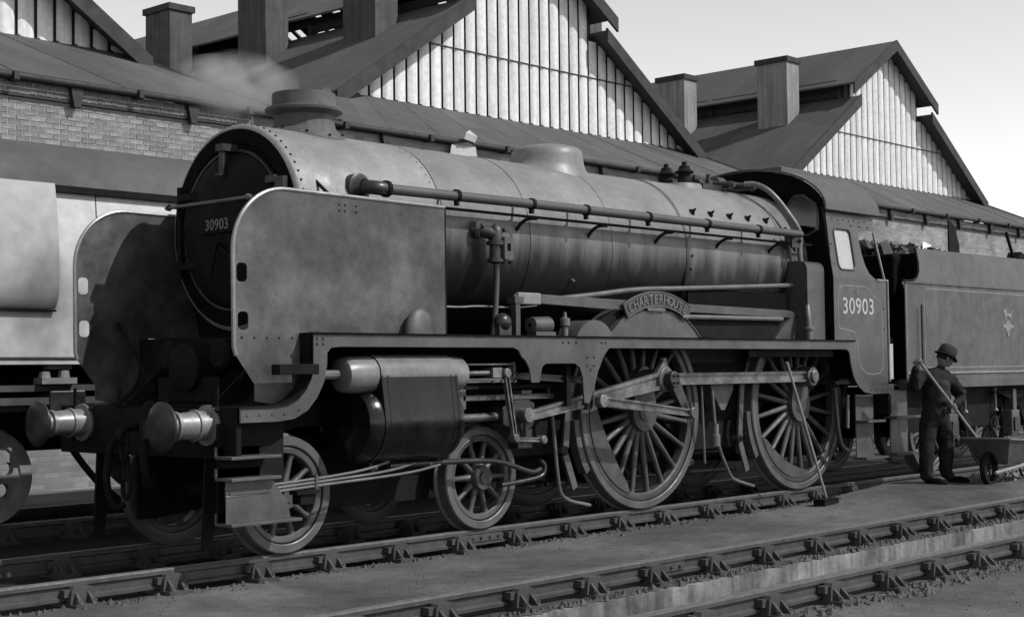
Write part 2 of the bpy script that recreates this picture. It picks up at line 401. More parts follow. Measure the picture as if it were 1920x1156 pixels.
# gutter with brackets and pilaster corbels
g_ = MB().lathe([(WX0, .055), (WX1, .055)], 'x', (0, YW-.16, 5.665), 10); gut = part('gutter', g_, 'ironwork', SHED, smooth=True)
gb = MB().box(-.04, .04, -.26, -.05, -.10, .02).mesh('gutter_bracket', 'ironwork')
cb_ = MB().plate([(-.05, -.26), (.05, -.26), (.10, -.02), (.10, .04), (-.10, .04), (-.10, -.02)], -.15, -.052).mesh('corbel', 'ironwork')
x = 2.05; i = 0
while x < WX1-.3:
    if i % 2 == 0: put(bpy.data.objects.new('corbel', cb_), SHED, (x, YW, 5.60))
    else: put(bpy.data.objects.new('gutter_bracket', gb), SHED, (x, YW, 5.69))
    x += 1.02; i += 1
def roofz(cx, x):
    d = abs(x-cx)
    return ZB+PM*(HB-d) if d > 2.2 else 10.98-.62*d
for bi, cx in enumerate(CX):
    xl, xr = cx-HB, cx+HB
    # apron roof under the gable (hipped at both ends)
    dd = (ZB-ZE)/PM
    n = 24; ap = MB()
    def tr(x, k):   # k 0 bottom, 1 top
        y = YW-.16+(YG-.02-(YW-.16))*k; z = ZE+.02+(ZB-ZE)*k; return (x, y, z)
    for q in range(n):
        a0, a1 = q/n, (q+1)/n; b0, b1 = xl-dd, xr+dd
        pts = [tr(b0+(b1-b0)*a0, 0), tr(b0+(b1-b0)*a1-.006, 0), tr(xl+(xr-xl)*a1-.006, 1), tr(xl+(xr-xl)*a0, 1)]
        dz = random.uniform(0, .012)
        me = MB().add([(x, y, z+dz) for x, y, z in pts]+[(x, y, z-.03) for x, y, z in pts], [(0, 1, 2, 3), (7, 6, 5, 4), (0, 4, 5, 1), (1, 5, 6, 2), (2, 6, 7, 3), (3, 7, 4, 0)])
        part('roof_sheet', me, 'roof', SHED)
    # hip flashings
    for x0, x1 in ((xl-dd, xl), (xr+dd, xr)):
        part('hip_flashing', MB().bar(tr(x0, 0), tr(x1, 1), .16, .05), 'roof', SHED)
    # main slopes (sheets) left and right, lower
    for s in (-1, 1):
        x0, z0 = cx+s*2.2, ZB+PM*(HB-2.2); x1, z1 = cx+s*7.9, ZB+PM*(HB-7.9)
        ylist = [YG-.45+1.1*k for k in range(13)]+[46.]
        for ya, yb in zip(ylist[:-1], ylist[1:]):
            # front of the slope is cut back below gable base level
            lift = random.uniform(0, .02)
            xm = x1 if ya > YG else cx+s*(HB+.12); zm = ZB+PM*(HB-abs(xm-cx))
            yb2 = yb-.008
            top = [(x0, ya, z0+lift), (x0, yb2, z0+lift), (xm, yb2, zm+lift), (xm, ya, zm+lift)]
            part('roof_sheet', MB().add(top+[(x, y, z-.06) for x, y, z in top], [(0, 1, 2, 3), (7, 6, 5, 4), (0, 4, 5, 1), (1, 5, 6, 2), (2, 6, 7, 3), (3, 7, 4, 0)]), 'roof', SHED)
        if True:   # triangle of slope reaching forward to the hip
            yf = YW; a = (cx+s*HB, YG-.02, ZB); b = (cx+s*(HB+dd), YW-.1, ZE); c = (x1, YW-.1, z1); d = (x1, YG+.1, z1)
            part('roof_sheet', MB().add([a, b, c, d]+[(x, y, z-.05) for x, y, z in (a, b, c, d)], [(0, 1, 2, 3), (7, 6, 5, 4), (0, 4, 5, 1), (1, 5, 6, 2), (2, 6, 7, 3), (3, 7, 4, 0)]), 'roof', SHED)
        # monitor: raised ridge roof
        e0, ez0 = cx+s*2.5, 10.98-.62*2.5; 
        for k, (ya, yb) in enumerate(zip(ylist[:-1], ylist[1:])):
            segs = [(ya, yb-.008)]
            if s > 0 and bi == 1 and k in (2, 3, 5, 6, 7, 8): segs = [(ya, ya+.30), (ya+.55, ya+.68), (ya+.98, yb-.008)]   # broken sheets
            for a_, b_ in segs:
                top = [(cx+s*.0, a_, 10.98), (cx+s*.0, b_, 10.98), (e0, b_, ez0), (e0, a_, ez0)]
                part('monitor_sheet', MB().add(top+[(x, y, z-.05) for x, y, z in top], [(0, 1, 2, 3), (7, 6, 5, 4), (0, 4, 5, 1), (1, 5, 6, 2), (2, 6, 7, 3), (3, 7, 4, 0)]), 'roof', SHED)
        # posts and louvres in the monitor side
        for k in range(9):
            y = YG+.1+2.2*k
            part('monitor_post', MB().box(cx+s*2.2-.06, cx+s*2.2+.06, y, y+.12, z0-.05, ez0+.13), 'barge', SHED)
            for h in range(3):
                if bi == 1 and ((k*3+h) % 4 in (1, 2) or k in (3, 4)): continue
                part('louvre', MB().bar((cx+s*2.2, y+.13, z0+.12+.17*h), (cx+s*2.2, y+2.19, z0+.12+.17*h), .02, .17, (s*.6, 0, 1)), 'barge', SHED)
        # barge boards
        for (xa, za), (xb, zb) in (((cx+s*2.15, ZB+PM*(HB-2.15)), (cx+s*(HB+.15), ZB-PM*.15)), ((cx, 10.98), (cx+s*2.55, 10.98-.62*2.55))):
            part('barge_board', MB().add([(xa, YG-.52, za+.02), (xb, YG-.52, zb+.02), (xb, YG-.52, zb-.30), (xa, YG-.52, za-.30), (xa, YG-.46, za+.02), (xb, YG-.46, zb+.02), (xb, YG-.46, zb-.30), (xa, YG-.46, za-.30)],
                 [(0, 1, 2, 3), (7, 6, 5, 4), (0, 4, 5, 1), (1, 5, 6, 2), (2, 6, 7, 3), (3, 7, 4, 0)]), 'barge', SHED)
    # gable backing and sheets
    outline = [(xl, ZB-.05), (xr, ZB-.05), (xr, ZB), (cx+2.2, ZB+PM*(HB-2.2)-.07), (cx+2.2, 10.98-.62*2.2-.07), (cx, 10.9), (cx-2.2, 10.98-.62*2.2-.07), (cx-2.2, ZB+PM*(HB-2.2)-.07), (xl, ZB)]
    part('gable_backing', MB().plate(outline, YG+.03, YG+.12), 'groove', SHED)
    W = .335; k = 0; x = xl+.1; fx = MB()
    while x < xr-.1:
        xa, xb = x+.028, min(x+W-.028, xr-.05); x += W
        if xb-xa < .1: continue
        fx.box(x-.03, x+.03, YG-.07, YG+.02, ZB-.05, ZB+.03)
        ta, tb = roofz(cx, xa)-.08, roofz(cx, xb)-.08
        if (abs(xa-cx) > 2.2) != (abs(xb-cx) > 2.2): ta = tb = min(ta, tb)
        rows = [(ZB+.0, 8.10)] + [(8.06, 99)]
        for ri, (za, zb) in enumerate(rows):
            t1, t2 = min(ta, zb), min(tb, zb)
            if max(t1, t2) < za+.06: continue
            t1 = max(t1, za+.01); t2 = max(t2, za+.01)
            y0 = YG-.012*ri; vs = []; q = 6
            for j in range(q+1):
                f = j/q; bul = .045*(1-(2*f-1)**4); xx = xa+(xb-xa)*f
                tt = t1+(t2-t1)*f
                vs += [(xx, y0-bul+random.uniform(-.002, .002), za), (xx, y0-bul, tt)]
            part('cladding_sheet', MB().add(vs, [(2*j, 2*j+2, 2*j+3, 2*j+1) for j in range(q)]), 'sheet', SHED, smooth=True)
    part('sheet_fixings', fx, 'ironwork', SHED)['kind'] = 'stuff'
    part('lap_strip', MB().box(cx-3.6, cx+3.6, YG-.058, YG-.05, 8.04, 8.068), 'ironwork', SHED)
    # smoke vents standing on the slopes
    for s in (-1, 1):
        for yv in (12.15, 15.7, 19.3):
            xa, xb = sorted((cx+s*2.75, cx+s*3.4)) if s < 0 else (cx+3.4, cx+4.05); zt = 10.25
            vb = part('smoke_vent', MB().box(xa, xb, yv, yv+1.0, ZB+PM*(HB-(3.4 if s < 0 else 4.05))-.2, zt), 'vent' if bi == 2 else 'vent_dark', SHED, bevel=.02)
            part('vent_cap', MB().box(xa-.05, xb+.05, yv-.05, yv+1.05, zt-.12, zt+.03), 'barge', vb)
# back of shed so the roofs are closed
part('back_wall', MB().box(WX0, WX1, 45.6, 46, FL, 6.5), 'brick_wall', SHED)
part('end_wall', MB().box(WX1-.4, WX1-.05, YW+.36, 45.5, FL, 5.4), 'brick_wall', SHED)
part('eave_floor', MB().box(WX0, WX1-.45, YW+.36, 45.5, 5.0, 5.06), 'groove', SHED)
# torn pale sheet hanging at the gutter
ts = thing('torn_sheet', 'torn white sheet caught on the shed gutter above the boiler', 'sheet', (12.05, YW-.25, 5.45))
for k, pts in enumerate(([(11.72, 5.42), (12.45, 5.42), (12.42, 5.62), (12.1, 5.66), (11.78, 5.6)], [(11.95, 5.70), (12.35, 5.68), (12.40, 5.80), (12.2, 5.90), (12.0, 5.82)])):
    part('sheet_piece', MB().plate(pts, YW-.25-.05*k, YW-.235-.05*k, lambda x, z: .06*math.sin(x*9+z*5)), 'white_panel', ts, smooth=True)

# ================================================================== THE BLACK LOCOMOTIVE
LOCO = thing('steam_locomotive', 'black steam locomotive numbered 30903 with tall smoke deflectors and curved nameplate', 'locomotive', (4, 0, 0))
ZC, RB = 2.68, .875          # boiler centre height and radius
YV = -1.25                   # outer face of the running plate valance
def both(fn):
    for s in (-1, 1): fn(s)
def wheel_set(xc, R, kind, spokes, hub_r, parent, crank=None, bw=None, yoff=0.):
    """outer face towards -y for near wheel; far wheel is the same data turned round"""
    rt = R-.078
    tyre = MB().lathe([(-.675, rt), (-.815, rt), (-.82, rt+.008), (-.82, R-.012), (-.808, R-.002), (-.712, R+.002), (-.70, R+.028), (-.685, R+.030), (-.675, R+.012), (-.675, rt)], 'y', n=72).mesh('tyre', 'tyre', True, 30)
    ri = rt-.085*(R if R > .6 else .75)
    rim = MB().lathe([(-.69, rt-.008), (-.80, rt-.008), (-.805, rt-.018), (-.80, ri+.01), (-.79, ri), (-.70, ri), (-.69, ri+.01), (-.69, rt-.008)], 'y', n=72)
    hb = hub_r
    rim.lathe([(-.69, .02), (-.69, hb), (-.83, hb), (-.845, hb*.92), (-.845, hb*.5), (-.86, hb*.48), (-.86, .001)], 'y', n=36)
    if crank:
        pts = hull2((0, 0), hb*.98, (0, crank), .135, 40)
        rim.plate(pts, -.85, -.74)
    rimm = rim.mesh(kind, 'wheel', True, 32)
    sp = MB(); n = 8; vs = []; w0, w1, d0, d1 = (.034, .026, .040, .032) if R > .6 else (.030, .024, .036, .03)
    for t, (r, wv, d) in enumerate(((hb*.9, w0*1.5, d0*1.2), (hb+.05, w0, d0), ((hb+ri)/2, (w0+w1)/2, (d0+d1)/2), (ri-.04, w1, d1), (ri+.015, w1*1.7, d1*1.2))):
        for k in range(n): a = 2*math.pi*k/n; vs.append((math.cos(a)*wv, -.752+math.sin(a)*d, r))
    sp.add(vs, [(i*n+k, i*n+(k+1) % n, (i+1)*n+(k+1) % n, (i+1)*n+k) for i in range(4) for k in range(n)])
    spm = sp.mesh('spoke', 'wheel', True, 60)
    bal = None
    if bw:
        a0, a1, th = bw
        o_ = arc(0, 0, ri+.02, a0, a1, 18); i_ = []
        for i in range(19):
            f = i/18; a = R_(a1+(a0-a1)*f); r = ri-th*math.sin(math.pi*min(1, max(0, f)))**.6; i_.append((r*math.cos(a), r*math.sin(a)))
        bal = MB().plate(o_+i_, -.812, -.70).mesh('balance_weight', 'wheel')
    for s in (-1, 1):
        root = put(bpy.data.objects.new(kind, rimm), parent, (xc, yoff, R))
        kids = [('tyre', tyre, 0.)]+[('spoke', spm, 2*math.pi*(k+.5)/spokes) for k in range(spokes)]
        if bal: kids.append(('balance_weight', bal, 0.))
        for nm, me, a in kids:
            c = bpy.data.objects.new(nm, me); COL.objects.link(c); c.parent = root; c.rotation_euler.y = a
        if s > 0: root.rotation_euler.z = math.pi
    ax = part('axle', MB().lathe([(-.7, .085), (.7, .085)], 'y', (xc, yoff, R), 16, caps=True), 'dark', parent, smooth=True)
X1, X2, XD1, XD2, RD, RBG = 0., 2.286, 4.724, 7.772, 1.0035, .47
wheel_set(X1, RBG, 'bogie_wheel', 10, .115, LOCO); wheel_set(X2, RBG, 'bogie_wheel', 10, .115, LOCO)
wheel_set(XD1, RD, 'driving_wheel', 20, .205, LOCO, .33, (168, 254, .20)); wheel_set(XD2, RD, 'driving_wheel', 20, .205, LOCO, .33, (205, 285, .13))
# frames
for s in (-1, 1):
    f = MB().plate([(-.62, .78), (.3, 1.0), (1.9, 1.0), (2.9, .62), (3.6, .62), (4.3, 1.02), (5.15, 1.02), (5.8, .55), (6.8, .55), (7.3, 1.02), (8.2, 1.02), (8.8, .6), (9.3, .7), (9.3, 1.72), (-.05, 1.72), (-.2, 1.5), (-.62, 1.15)], s*.60-.014, s*.60+.014)
    part('main_frame', f, 'dark', LOCO)
    part('bogie_frame', MB().plate([(-.5, .24), (-.3, .24), (.25, .30), (2.05, .30), (2.55, .24), (2.85, .24), (2.85, .80), (-.5, .80)], s*.52-.015, s*.52+.015), 'dark', LOCO)  # bogie plates made deeper to close the underside to light
part('frame_stretcher', MB().box(-.5, 9.2, -.59, .59, 1.05, 1.10).box(.3, 2.0, -.5, .5, .55, .9).box(2.9, 3.2, -.59, .59, .6, 1.04).box(5.9, 6.5, -.59, .59, .5, 1.04), 'soot', LOCO)
part('underside_blocker', MB().box(2.9, 5.6, -.5, .5, .32, 1.04), 'soot', LOCO); part('rear_underside_blocker', MB().box(7.05, 9.2, -.5, .5, .36, 1.04), 'soot', LOCO)  # solid boxes added between the frames to keep the underside dark
part('ashpan', MB().section([(-.55, 1.04), (.55, 1.04), (.5, .45), (-.5, .45)], 5.7, 7.0), 'soot', LOCO)
# ---- running plate
top_front = [(-.78, 1.19), (-.46, 1.19), (-.34, 1.205), (-.24, 1.245), (-.155, 1.32), (-.10, 1.42), (-.085, 1.52), (-.085, 1.745)]
rear_out = [(8.35, 1.745), (8.36, 1.60), (8.385, 1.48), (8.44, 1.37), (8.53, 1.29), (8.65, 1.24), (8.80, 1.222), (9.31, 1.222)]
rear_in = [(9.31, 1.105), (8.78, 1.105), (8.58, 1.13), (8.44, 1.20), (8.33, 1.31), (8.265, 1.46), (8.24, 1.58), (8.22, 1.62), (8.16, 1.645)]
mid = [(3.64, 1.645), (3.56, 1.58), (3.46, 1.42), (3.40, 1.27), (3.32, 1.12), (3.25, 1.13), (3.23, 1.36), (3.19, 1.46), (3.12, 1.50), (2.70, 1.50), (2.65, 1.47), (2.63, 1.40), (2.61, 1.33), (2.50, 1.33), (2.47, 1.46), (2.42, 1.53), (2.37, 1.56), (2.33, 1.62), (2.26, 1.645)]
front_in = [(.20, 1.645), (.11, 1.635), (.075, 1.60), (.07, 1.50), (.04, 1.37), (-.03, 1.25), (-.13, 1.15), (-.26, 1.09), (-.42, 1.073), (-.78, 1.073)]
loop = top_front+rear_out+rear_in+mid+front_in
for s in (-1, 1):
    y0 = s*1.25; y1 = s*1.232
    va = part('valance', MB().plate(loop, y0, y1), 'valance', LOCO, bevel=.004)
    rv = MB()
    for x in (-.72, -.60, -.48, -.36, -.22): rv.dot((x, y0, 1.13+(.03 if x > -.3 else 0)), (0, s, 0), .013, .008)
    for x, z in ((-.03, 1.71), (.03, 1.71), (-.03, 1.67), (.03, 1.67), (2.95, 1.70), (3.03, 1.70), (3.14, 1.70), (3.52, 1.7), (3.58, 1.7), (3.30, 1.56), (3.40, 1.56), (3.30, 1.48), (3.40, 1.48), (3.35, 1.44), (8.72, 1.16), (8.86, 1.16), (9.0, 1.16), (9.14, 1.16), (9.26, 1.16)):
        rv.dot((x, y0, z), (0, s, 0), .014, .012)
    part('rivets', rv, 'valance', va)['kind'] = 'stuff'
    a, b = sorted((s*1.262, s*.62))
    part('running_plate', MB().box(-.085, 8.35, a, b, 1.747, 1.757), 'dark', LOCO)
    part('plate_edge', MB().box(-.10, 8.36, s*1.251 if s > 0 else -1.266, 1.266 if s > 0 else -1.251, 1.742, 1.758), 'soot', LOCO)
# front platform, curved riser
pf = MB(); 
for (xa, za), (xb, zb) in zip(top_front[:-1], top_front[1:]):
    pf.add([(xa, -1.262, za+.003), (xb, -1.262, zb+.003), (xb, 1.262, zb+.003), (xa, 1.262, za+.003), (xa+.004, -1.262, za-.009), (xb+.008, -1.262, zb-.009), (xb+.008, 1.262, zb-.009), (xa+.004, 1.262, za-.009)],
           [(0, 1, 2, 3), (7, 6, 5, 4), (0, 4, 5, 1), (2, 6, 7, 3)])
part('front_platform', pf, 'dark', LOCO)
part('inside_cylinder_cover', MB().lathe([(-.42, .01), (-.42, .16), (-.40, .2), (-.09, .2)], 'x', (0, .0, 1.50), 24).box(-.35, -.09, -.42, .42, 1.22, 1.42), 'dark', LOCO, smooth=True)
for s in (-1, 1): part('valve_cover', MB().lathe([(-.34, .01), (-.33, .10), (-.30, .13), (-.09, .13)], 'x', (0, s*.36, 1.60), 20), 'dark', LOCO, smooth=True)
# ---- buffer beam, buffers, coupling
part('buffer_beam', MB().box(-.79, -.74, -1.21, 1.21, .80, 1.186), 'dark', LOCO, bevel=.006)
for s in (-1, 1):
    yb = s*.864
    bf = part('buffer', MB().lathe([(-.79, .155), (-.81, .155), (-.815, .115), (-.90, .112), (-.905, .122), (-.93, .122), (-.935, .108), (-1.08, .098), (-1.085, .112), (-1.11, .112), (-1.115, .088), (-1.20, .085)], 'x', (0, yb, 1.054), 28), 'buffer', LOCO, smooth=True, angle=30)
    part('buffer_head', MB().lathe([(-1.18, .06), (-1.19, .175), (-1.20, .188), (-1.213, .188), (-1.222, .178), (-1.235, .10), (-1.24, .002)], 'x', (0, yb, 1.054), 40), 'oily', bf, smooth=True, angle=45)
    bl = MB()
    for k in range(4): a = R_(45+90*k); bl.dot((-.79, yb+.19*math.cos(a), 1.0+.05+.17*math.sin(a)), (-1, 0, 0), .02, .03)
    part('buffer_bolts', bl, 'dark', bf)['kind'] = 'stuff'
hk = MB().tube(smoothpath([(-.79, 0, 1.03), (-.93, 0, 1.03), (-1.0, 0, 1.0), (-1.01, 0, .94), (-.95, 0, .92)]), .032, 10)
part('coupling_hook', hk, 'dark', LOCO, smooth=True)
for k in range(3):
    lk = MB(); z0 = .95-.15*k; pts = [(-.96+.02*math.sin(k), (.05 if k % 2 == 0 else .03)*math.sin(2*math.pi*t/16), z0-.08+.10*math.cos(2*math.pi*t/16)) for t in range(17)]
    lk.tube(pts, .018, 8, False); part('coupling_link', lk, 'dark', LOCO, smooth=True)
part('vacuum_hose', MB().tube(smoothpath([(-.74, -.32, 1.0), (-.80, -.32, 1.0), (-.90, -.32, 1.22), (-.98, -.32, 1.2), (-1.0, -.31, .8), (-.92, -.28, .55), (-.84, -.2, .62)], 3), .036, 10), 'dark', LOCO, smooth=True)
part('steam_heat_hose', MB().tube(smoothpath([(-.74, .34, .95), (-.86, .34, .92), (-.92, .34, .6), (-.86, .3, .36), (-.80, .24, .4)], 3), .03, 10), 'dark', LOCO, smooth=True)
for s in (-1, 1): part('guard_iron', MB().bar((-.66, s*.745, .85), (-.72, s*.745, .10), .03, .14, (1, 0, 0), .7), 'dark', LOCO)
for y in (-.98, -.33, .33, .98): part('lamp_iron', MB().box(-.80, -.79, y-.02, y+.02, 1.19, 1.34).box(-.83, -.801, y-.02, y+.02, 1.19, 1.2), 'dark', LOCO)
# ---- smokebox
XS0, XS1 = .12, 1.76
sb = MB().lathe([(XS0, .84), (XS0+.012, .868), (XS0+.03, .88), (XS1, .88), (XS1, .86)], 'x', (0, 0, ZC), 96)
smoke = part('smokebox', sb, 'smokebox', LOCO, smooth=True)
fr = MB().lathe([(XS0+.02, .02), (XS0+.02, .70), (XS0+.004, .72), (XS0+.004, .85), (XS0+.02, .872)], 'x', (0, 0, ZC), 72)
part('front_plate', fr, 'soot', smoke, smooth=True, angle=25)
door = part('smokebox_door', MB().lathe([(XS0-.14, .001), (XS0-.135, .2), (XS0-.115, .42), (XS0-.075, .58), (XS0-.03, .64), (XS0-.015, .655), (XS0+.01, .66)], 'x', (0, 0, ZC-.02), 64), 'dark', smoke, smooth=True, angle=60)
part('door_ring', MB().lathe([(XS0+.003, .66), (XS0-.02, .665), (XS0-.022, .685), (XS0+.003, .69)], 'x', (0, 0, ZC-.02), 64), 'oily', door, smooth=True)
part('door_handle', MB().tube([(XS0-.13, 0, ZC-.16), (XS0-.20, 0, ZC-.16)], .03, 10).tube([(XS0-.19, .0, ZC-.18), (XS0-.20, .05, ZC-.40)], .014, 8).tube([(XS0-.17, 0, ZC-.16), (XS0-.175, -.2, ZC-.28)], .014, 8), 'dark', door, smooth=True)
part('door_dogs', MB().box(XS0-.06, XS0-.01, -.62, -.5, ZC+.33, ZC+.39).box(XS0-.06, XS0-.01, -.73, -.62, ZC+.27, ZC+.37), 'pipe', door)
part('hinge_strap', MB().box(XS0-.10, XS0-.075, .0, .66, ZC+.27, ZC+.33).box(XS0-.10, XS0-.075, .0, .66, ZC-.33, ZC-.27).lathe([(ZC-.4, .025), (ZC+.4, .025)], 'z', (XS0-.05, .70, 0), 8), 'dark', door)
li = part('lamp_iron', MB().box(XS0-.13, XS0-.115, -.03, .03, ZC+.44, ZC+.66).box(XS0-.15, XS0+.01, -.05, .05, ZC+.64, ZC+.70).box(XS0-.17, XS0-.13, -.03, .03, ZC+.43, ZC+.445), 'pipe', smoke)
part('front_handrail', MB().tube([(XS0-.13, y, 2.90) for y in (-.36, 0, .36, .74)], .016, 8).dot((XS0-.13, -.36, 2.90), (0, -1, 0), .03, .05, 8).dot((XS0-.13, .74, 2.90), (0, 1, 0), .03, .05, 8).box(XS0-.13, XS0+.01, -.36, -.34, 2.89, 2.91).box(XS0-.13, XS0+.01, .71, .73, 2.89, 2.91), 'pale_pipe', smoke, smooth=True)
npz = 2.70
pl = part('number_plate', MB().plate(rrect(-.27, .27, -.07, .07, .02), 0, .015), 'dark', smoke)
pl.data.transform(Matrix.Rotation(-math.pi/2, 4, 'Z')); pl.location = (XS0-.17, 0, npz); WL[pl.name] = Vector(pl.location)
tm = text_mesh('30903', .13, .003); tm.v = [(XS0-.176-z, -x, npz-.047+y) for x, y, z in tm.v]
part('number_plate_digits', tm, 'pale_pipe', pl)
rv = MB()
for k in range(64):
    a = 2*math.pi*k/64; rv.dot((XS0+.06, .878*math.cos(a), ZC+.878*math.sin(a)), (0, math.cos(a), math.sin(a)), .013, .012)
    rv.dot((XS1-.05, .878*math.cos(a+.05), ZC+.878*math.sin(a+.05)), (0, math.cos(a), math.sin(a)), .008, .006)
part('rivets', rv, 'dark', smoke)['kind'] = 'stuff'
part('saddle', MB().section([(-.62, 1.2), (.62, 1.2), (.62, 1.75), (.8, 2.3), (-.8, 2.3), (-.62, 1.75)], XS0+.1, XS1-.05), 'soot', LOCO)
# chimney (wide, multiple-jet)
XCH = .90
ch = MB()
prof = [(3.52, .50), (3.545, .43), (3.60, .375), (3.68, .352), (3.715, .36), (3.735, .42), (3.75, .458), (3.772, .462), (3.785, .45), (3.795, .385), (3.81, .378), (3.895, .378), (3.915, .372), (3.918, .35), (3.90, .33), (3.5, .30)]
prof = [(z, r*.75) for z, r in prof]; ch.lathe(prof, 'z', (XCH, 0, 0), 56)
# foot follows the barrel
for i, v in enumerate(ch.v):
    if i < 56*2: yy = v[1]; ch.v[i] = (v[0], v[1], ZC+math.sqrt(max(0, .883**2-yy*yy))+(.0 if i < 56 else .03))
mat('chimney', .06, .7, .25, 4.0, bump=.2, mot=.3)
chm = part('chimney', ch, 'chimney', LOCO, smooth=True, angle=28)
rv = MB()
for k in range(10):
    a = 2*math.pi*(k+.5)/10; y = .345*math.sin(a); rv.dot((XCH+.345*math.cos(a), y, ZC+math.sqrt(.883**2-y*y)+.02), (0, y, 1), .016, .015)
part('rivets', rv, 'dark', chm)['kind'] = 'stuff'
# ---- boiler and firebox
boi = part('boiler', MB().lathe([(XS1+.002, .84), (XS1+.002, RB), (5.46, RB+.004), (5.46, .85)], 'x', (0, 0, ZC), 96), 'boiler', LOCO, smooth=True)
def fbsec(r):
    return [(r*math.cos(R_(a)), ZC+r*math.sin(R_(a))) for a in range(-12, 193, 5)]+[(-.84, 2.3), (-.70, 1.9), (-.62, 1.5), (.62, 1.5), (.70, 1.9), (.84, 2.3)]
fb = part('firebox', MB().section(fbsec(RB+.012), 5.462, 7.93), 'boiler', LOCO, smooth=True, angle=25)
def ring(x, w_, r, m='dark'): return MB().lathe([(x-w_/2, r), (x-w_/2, r+.006), (x+w_/2, r+.006), (x+w_/2, r)], 'x', (0, 0, ZC), 96)
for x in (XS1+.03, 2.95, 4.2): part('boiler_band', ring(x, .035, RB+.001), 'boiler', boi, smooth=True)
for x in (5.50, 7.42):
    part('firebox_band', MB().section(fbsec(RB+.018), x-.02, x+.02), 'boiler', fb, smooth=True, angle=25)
# dome
XD = 4.20
dm = MB(); prof = [(0, .60), (.03, .56), (.08, .53), (.15, .515), (.21, .50), (.245, .45), (.27, .34), (.28, .15), (.281, .001)]
prof = [(z*.95, r*.74) for z, r in prof]; dm.lathe(prof, 'z', (XD, 0, 0), 56)
for i, v in enumerate(dm.v):
    h = v[2]; k = min(1, h/.14); y = v[1]; base = ZC+math.sqrt(max(.01, (RB+.001)**2-y*y))
    dm.v[i] = (v[0], v[1], (base-.003)*(1-k)+(3.53)*k+h)
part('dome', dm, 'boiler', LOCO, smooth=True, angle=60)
for s in (-1, 1):
    sv = part('safety_valve', MB().lathe([(3.52, .10), (3.60, .10), (3.61, .085), (3.70, .07), (3.705, .105), (3.725, .11), (3.735, .09), (3.76, .065), (3.79, .06), (3.80, .03), (3.84, .028), (3.845, .001)], 'z', (6.5, s*.13, 0), 20), 'dark', LOCO, smooth=True, angle=30)
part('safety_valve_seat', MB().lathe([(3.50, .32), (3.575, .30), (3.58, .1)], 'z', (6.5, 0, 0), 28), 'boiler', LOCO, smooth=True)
# ejector pipe, handrail, washout plugs
PY, PZ = -1.055, 2.99
ep = part('ejector_pipe', MB().tube([(.90, PY, PZ-.012), (2.9, PY, PZ), (7.50, PY, PZ)], .045, 14), 'ejector', LOCO, smooth=True)
part('elbow', MB().lathe([(-.78, .12), (-.865, .12), (-.875, .10), (-.93, .066)], 'y', (.78, 0, 3.0), 20).tube(smoothpath([(.78, -.84, 3.0), (.78, -1.0, 2.99), (.80, PY, PZ-.012), (.92, PY, PZ-.012)]), 0.06, 14), 'pipe', ep, smooth=True)
part('flange', MB().lathe([(.88, .02), (.88, .072), (.92, .072), (.92, .02)], 'x', (0, PY, PZ-.012), 14), 'dark', ep, smooth=True)
for x in (1.75, 2.75, 3.55, 4.55, 5.6, 6.6): part('pipe_clip', MB().lathe([(x-.018, .046), (x-.018, .056), (x+.018, .056), (x+.018, .046)], 'x', (0, PY, PZ), 12).box(x-.012, x+.012, PY, -.84, PZ-.01, PZ+.01).box(x-.015, x+.015, PY-.02, PY+.02, PZ-.09, PZ-.045), 'dark', ep)
for s in (-1, 1):
    hr = part('handrail', MB().tube([(1.43, s*.985, 2.878), (7.86, s*.985, 2.885)], .014, 8), 'dark', LOCO, smooth=True)
    for x in (2.78, 3.84, 4.95, 6.06, 7.12):
        part('handrail_bracket', MB().tube(smoothpath([(x+.12, s*.985, 2.870), (x+.02, s*.975, 2.865), (x-.03, s*.93, 2.83), (x-.04, s*.865, 2.755)]), .017, 8), 'dark', hr, smooth=True)
for x in (5.75, 6.1, 6.47, 6.84, 7.22):
    a = R_(148); part('washout_plug', MB().dot((x, .885*math.cos(a), ZC+.885*math.sin(a)), (0, math.cos(a), math.sin(a)), .045, .025, 8).dot((x, .90*math.cos(a), ZC+.90*math.sin(a)), (0, math.cos(a), math.sin(a)), .02, .05, 6), 'dark', LOCO)
for x, z in ((3.62, 2.32), (5.55, 2.66), (5.55, 2.52)): part('mudhole_bolt', MB().dot((x, -math.sqrt(.885**2-(z-ZC)**2), z), (0, -1, -.2), .02, .03, 6), 'pale_pipe', LOCO)
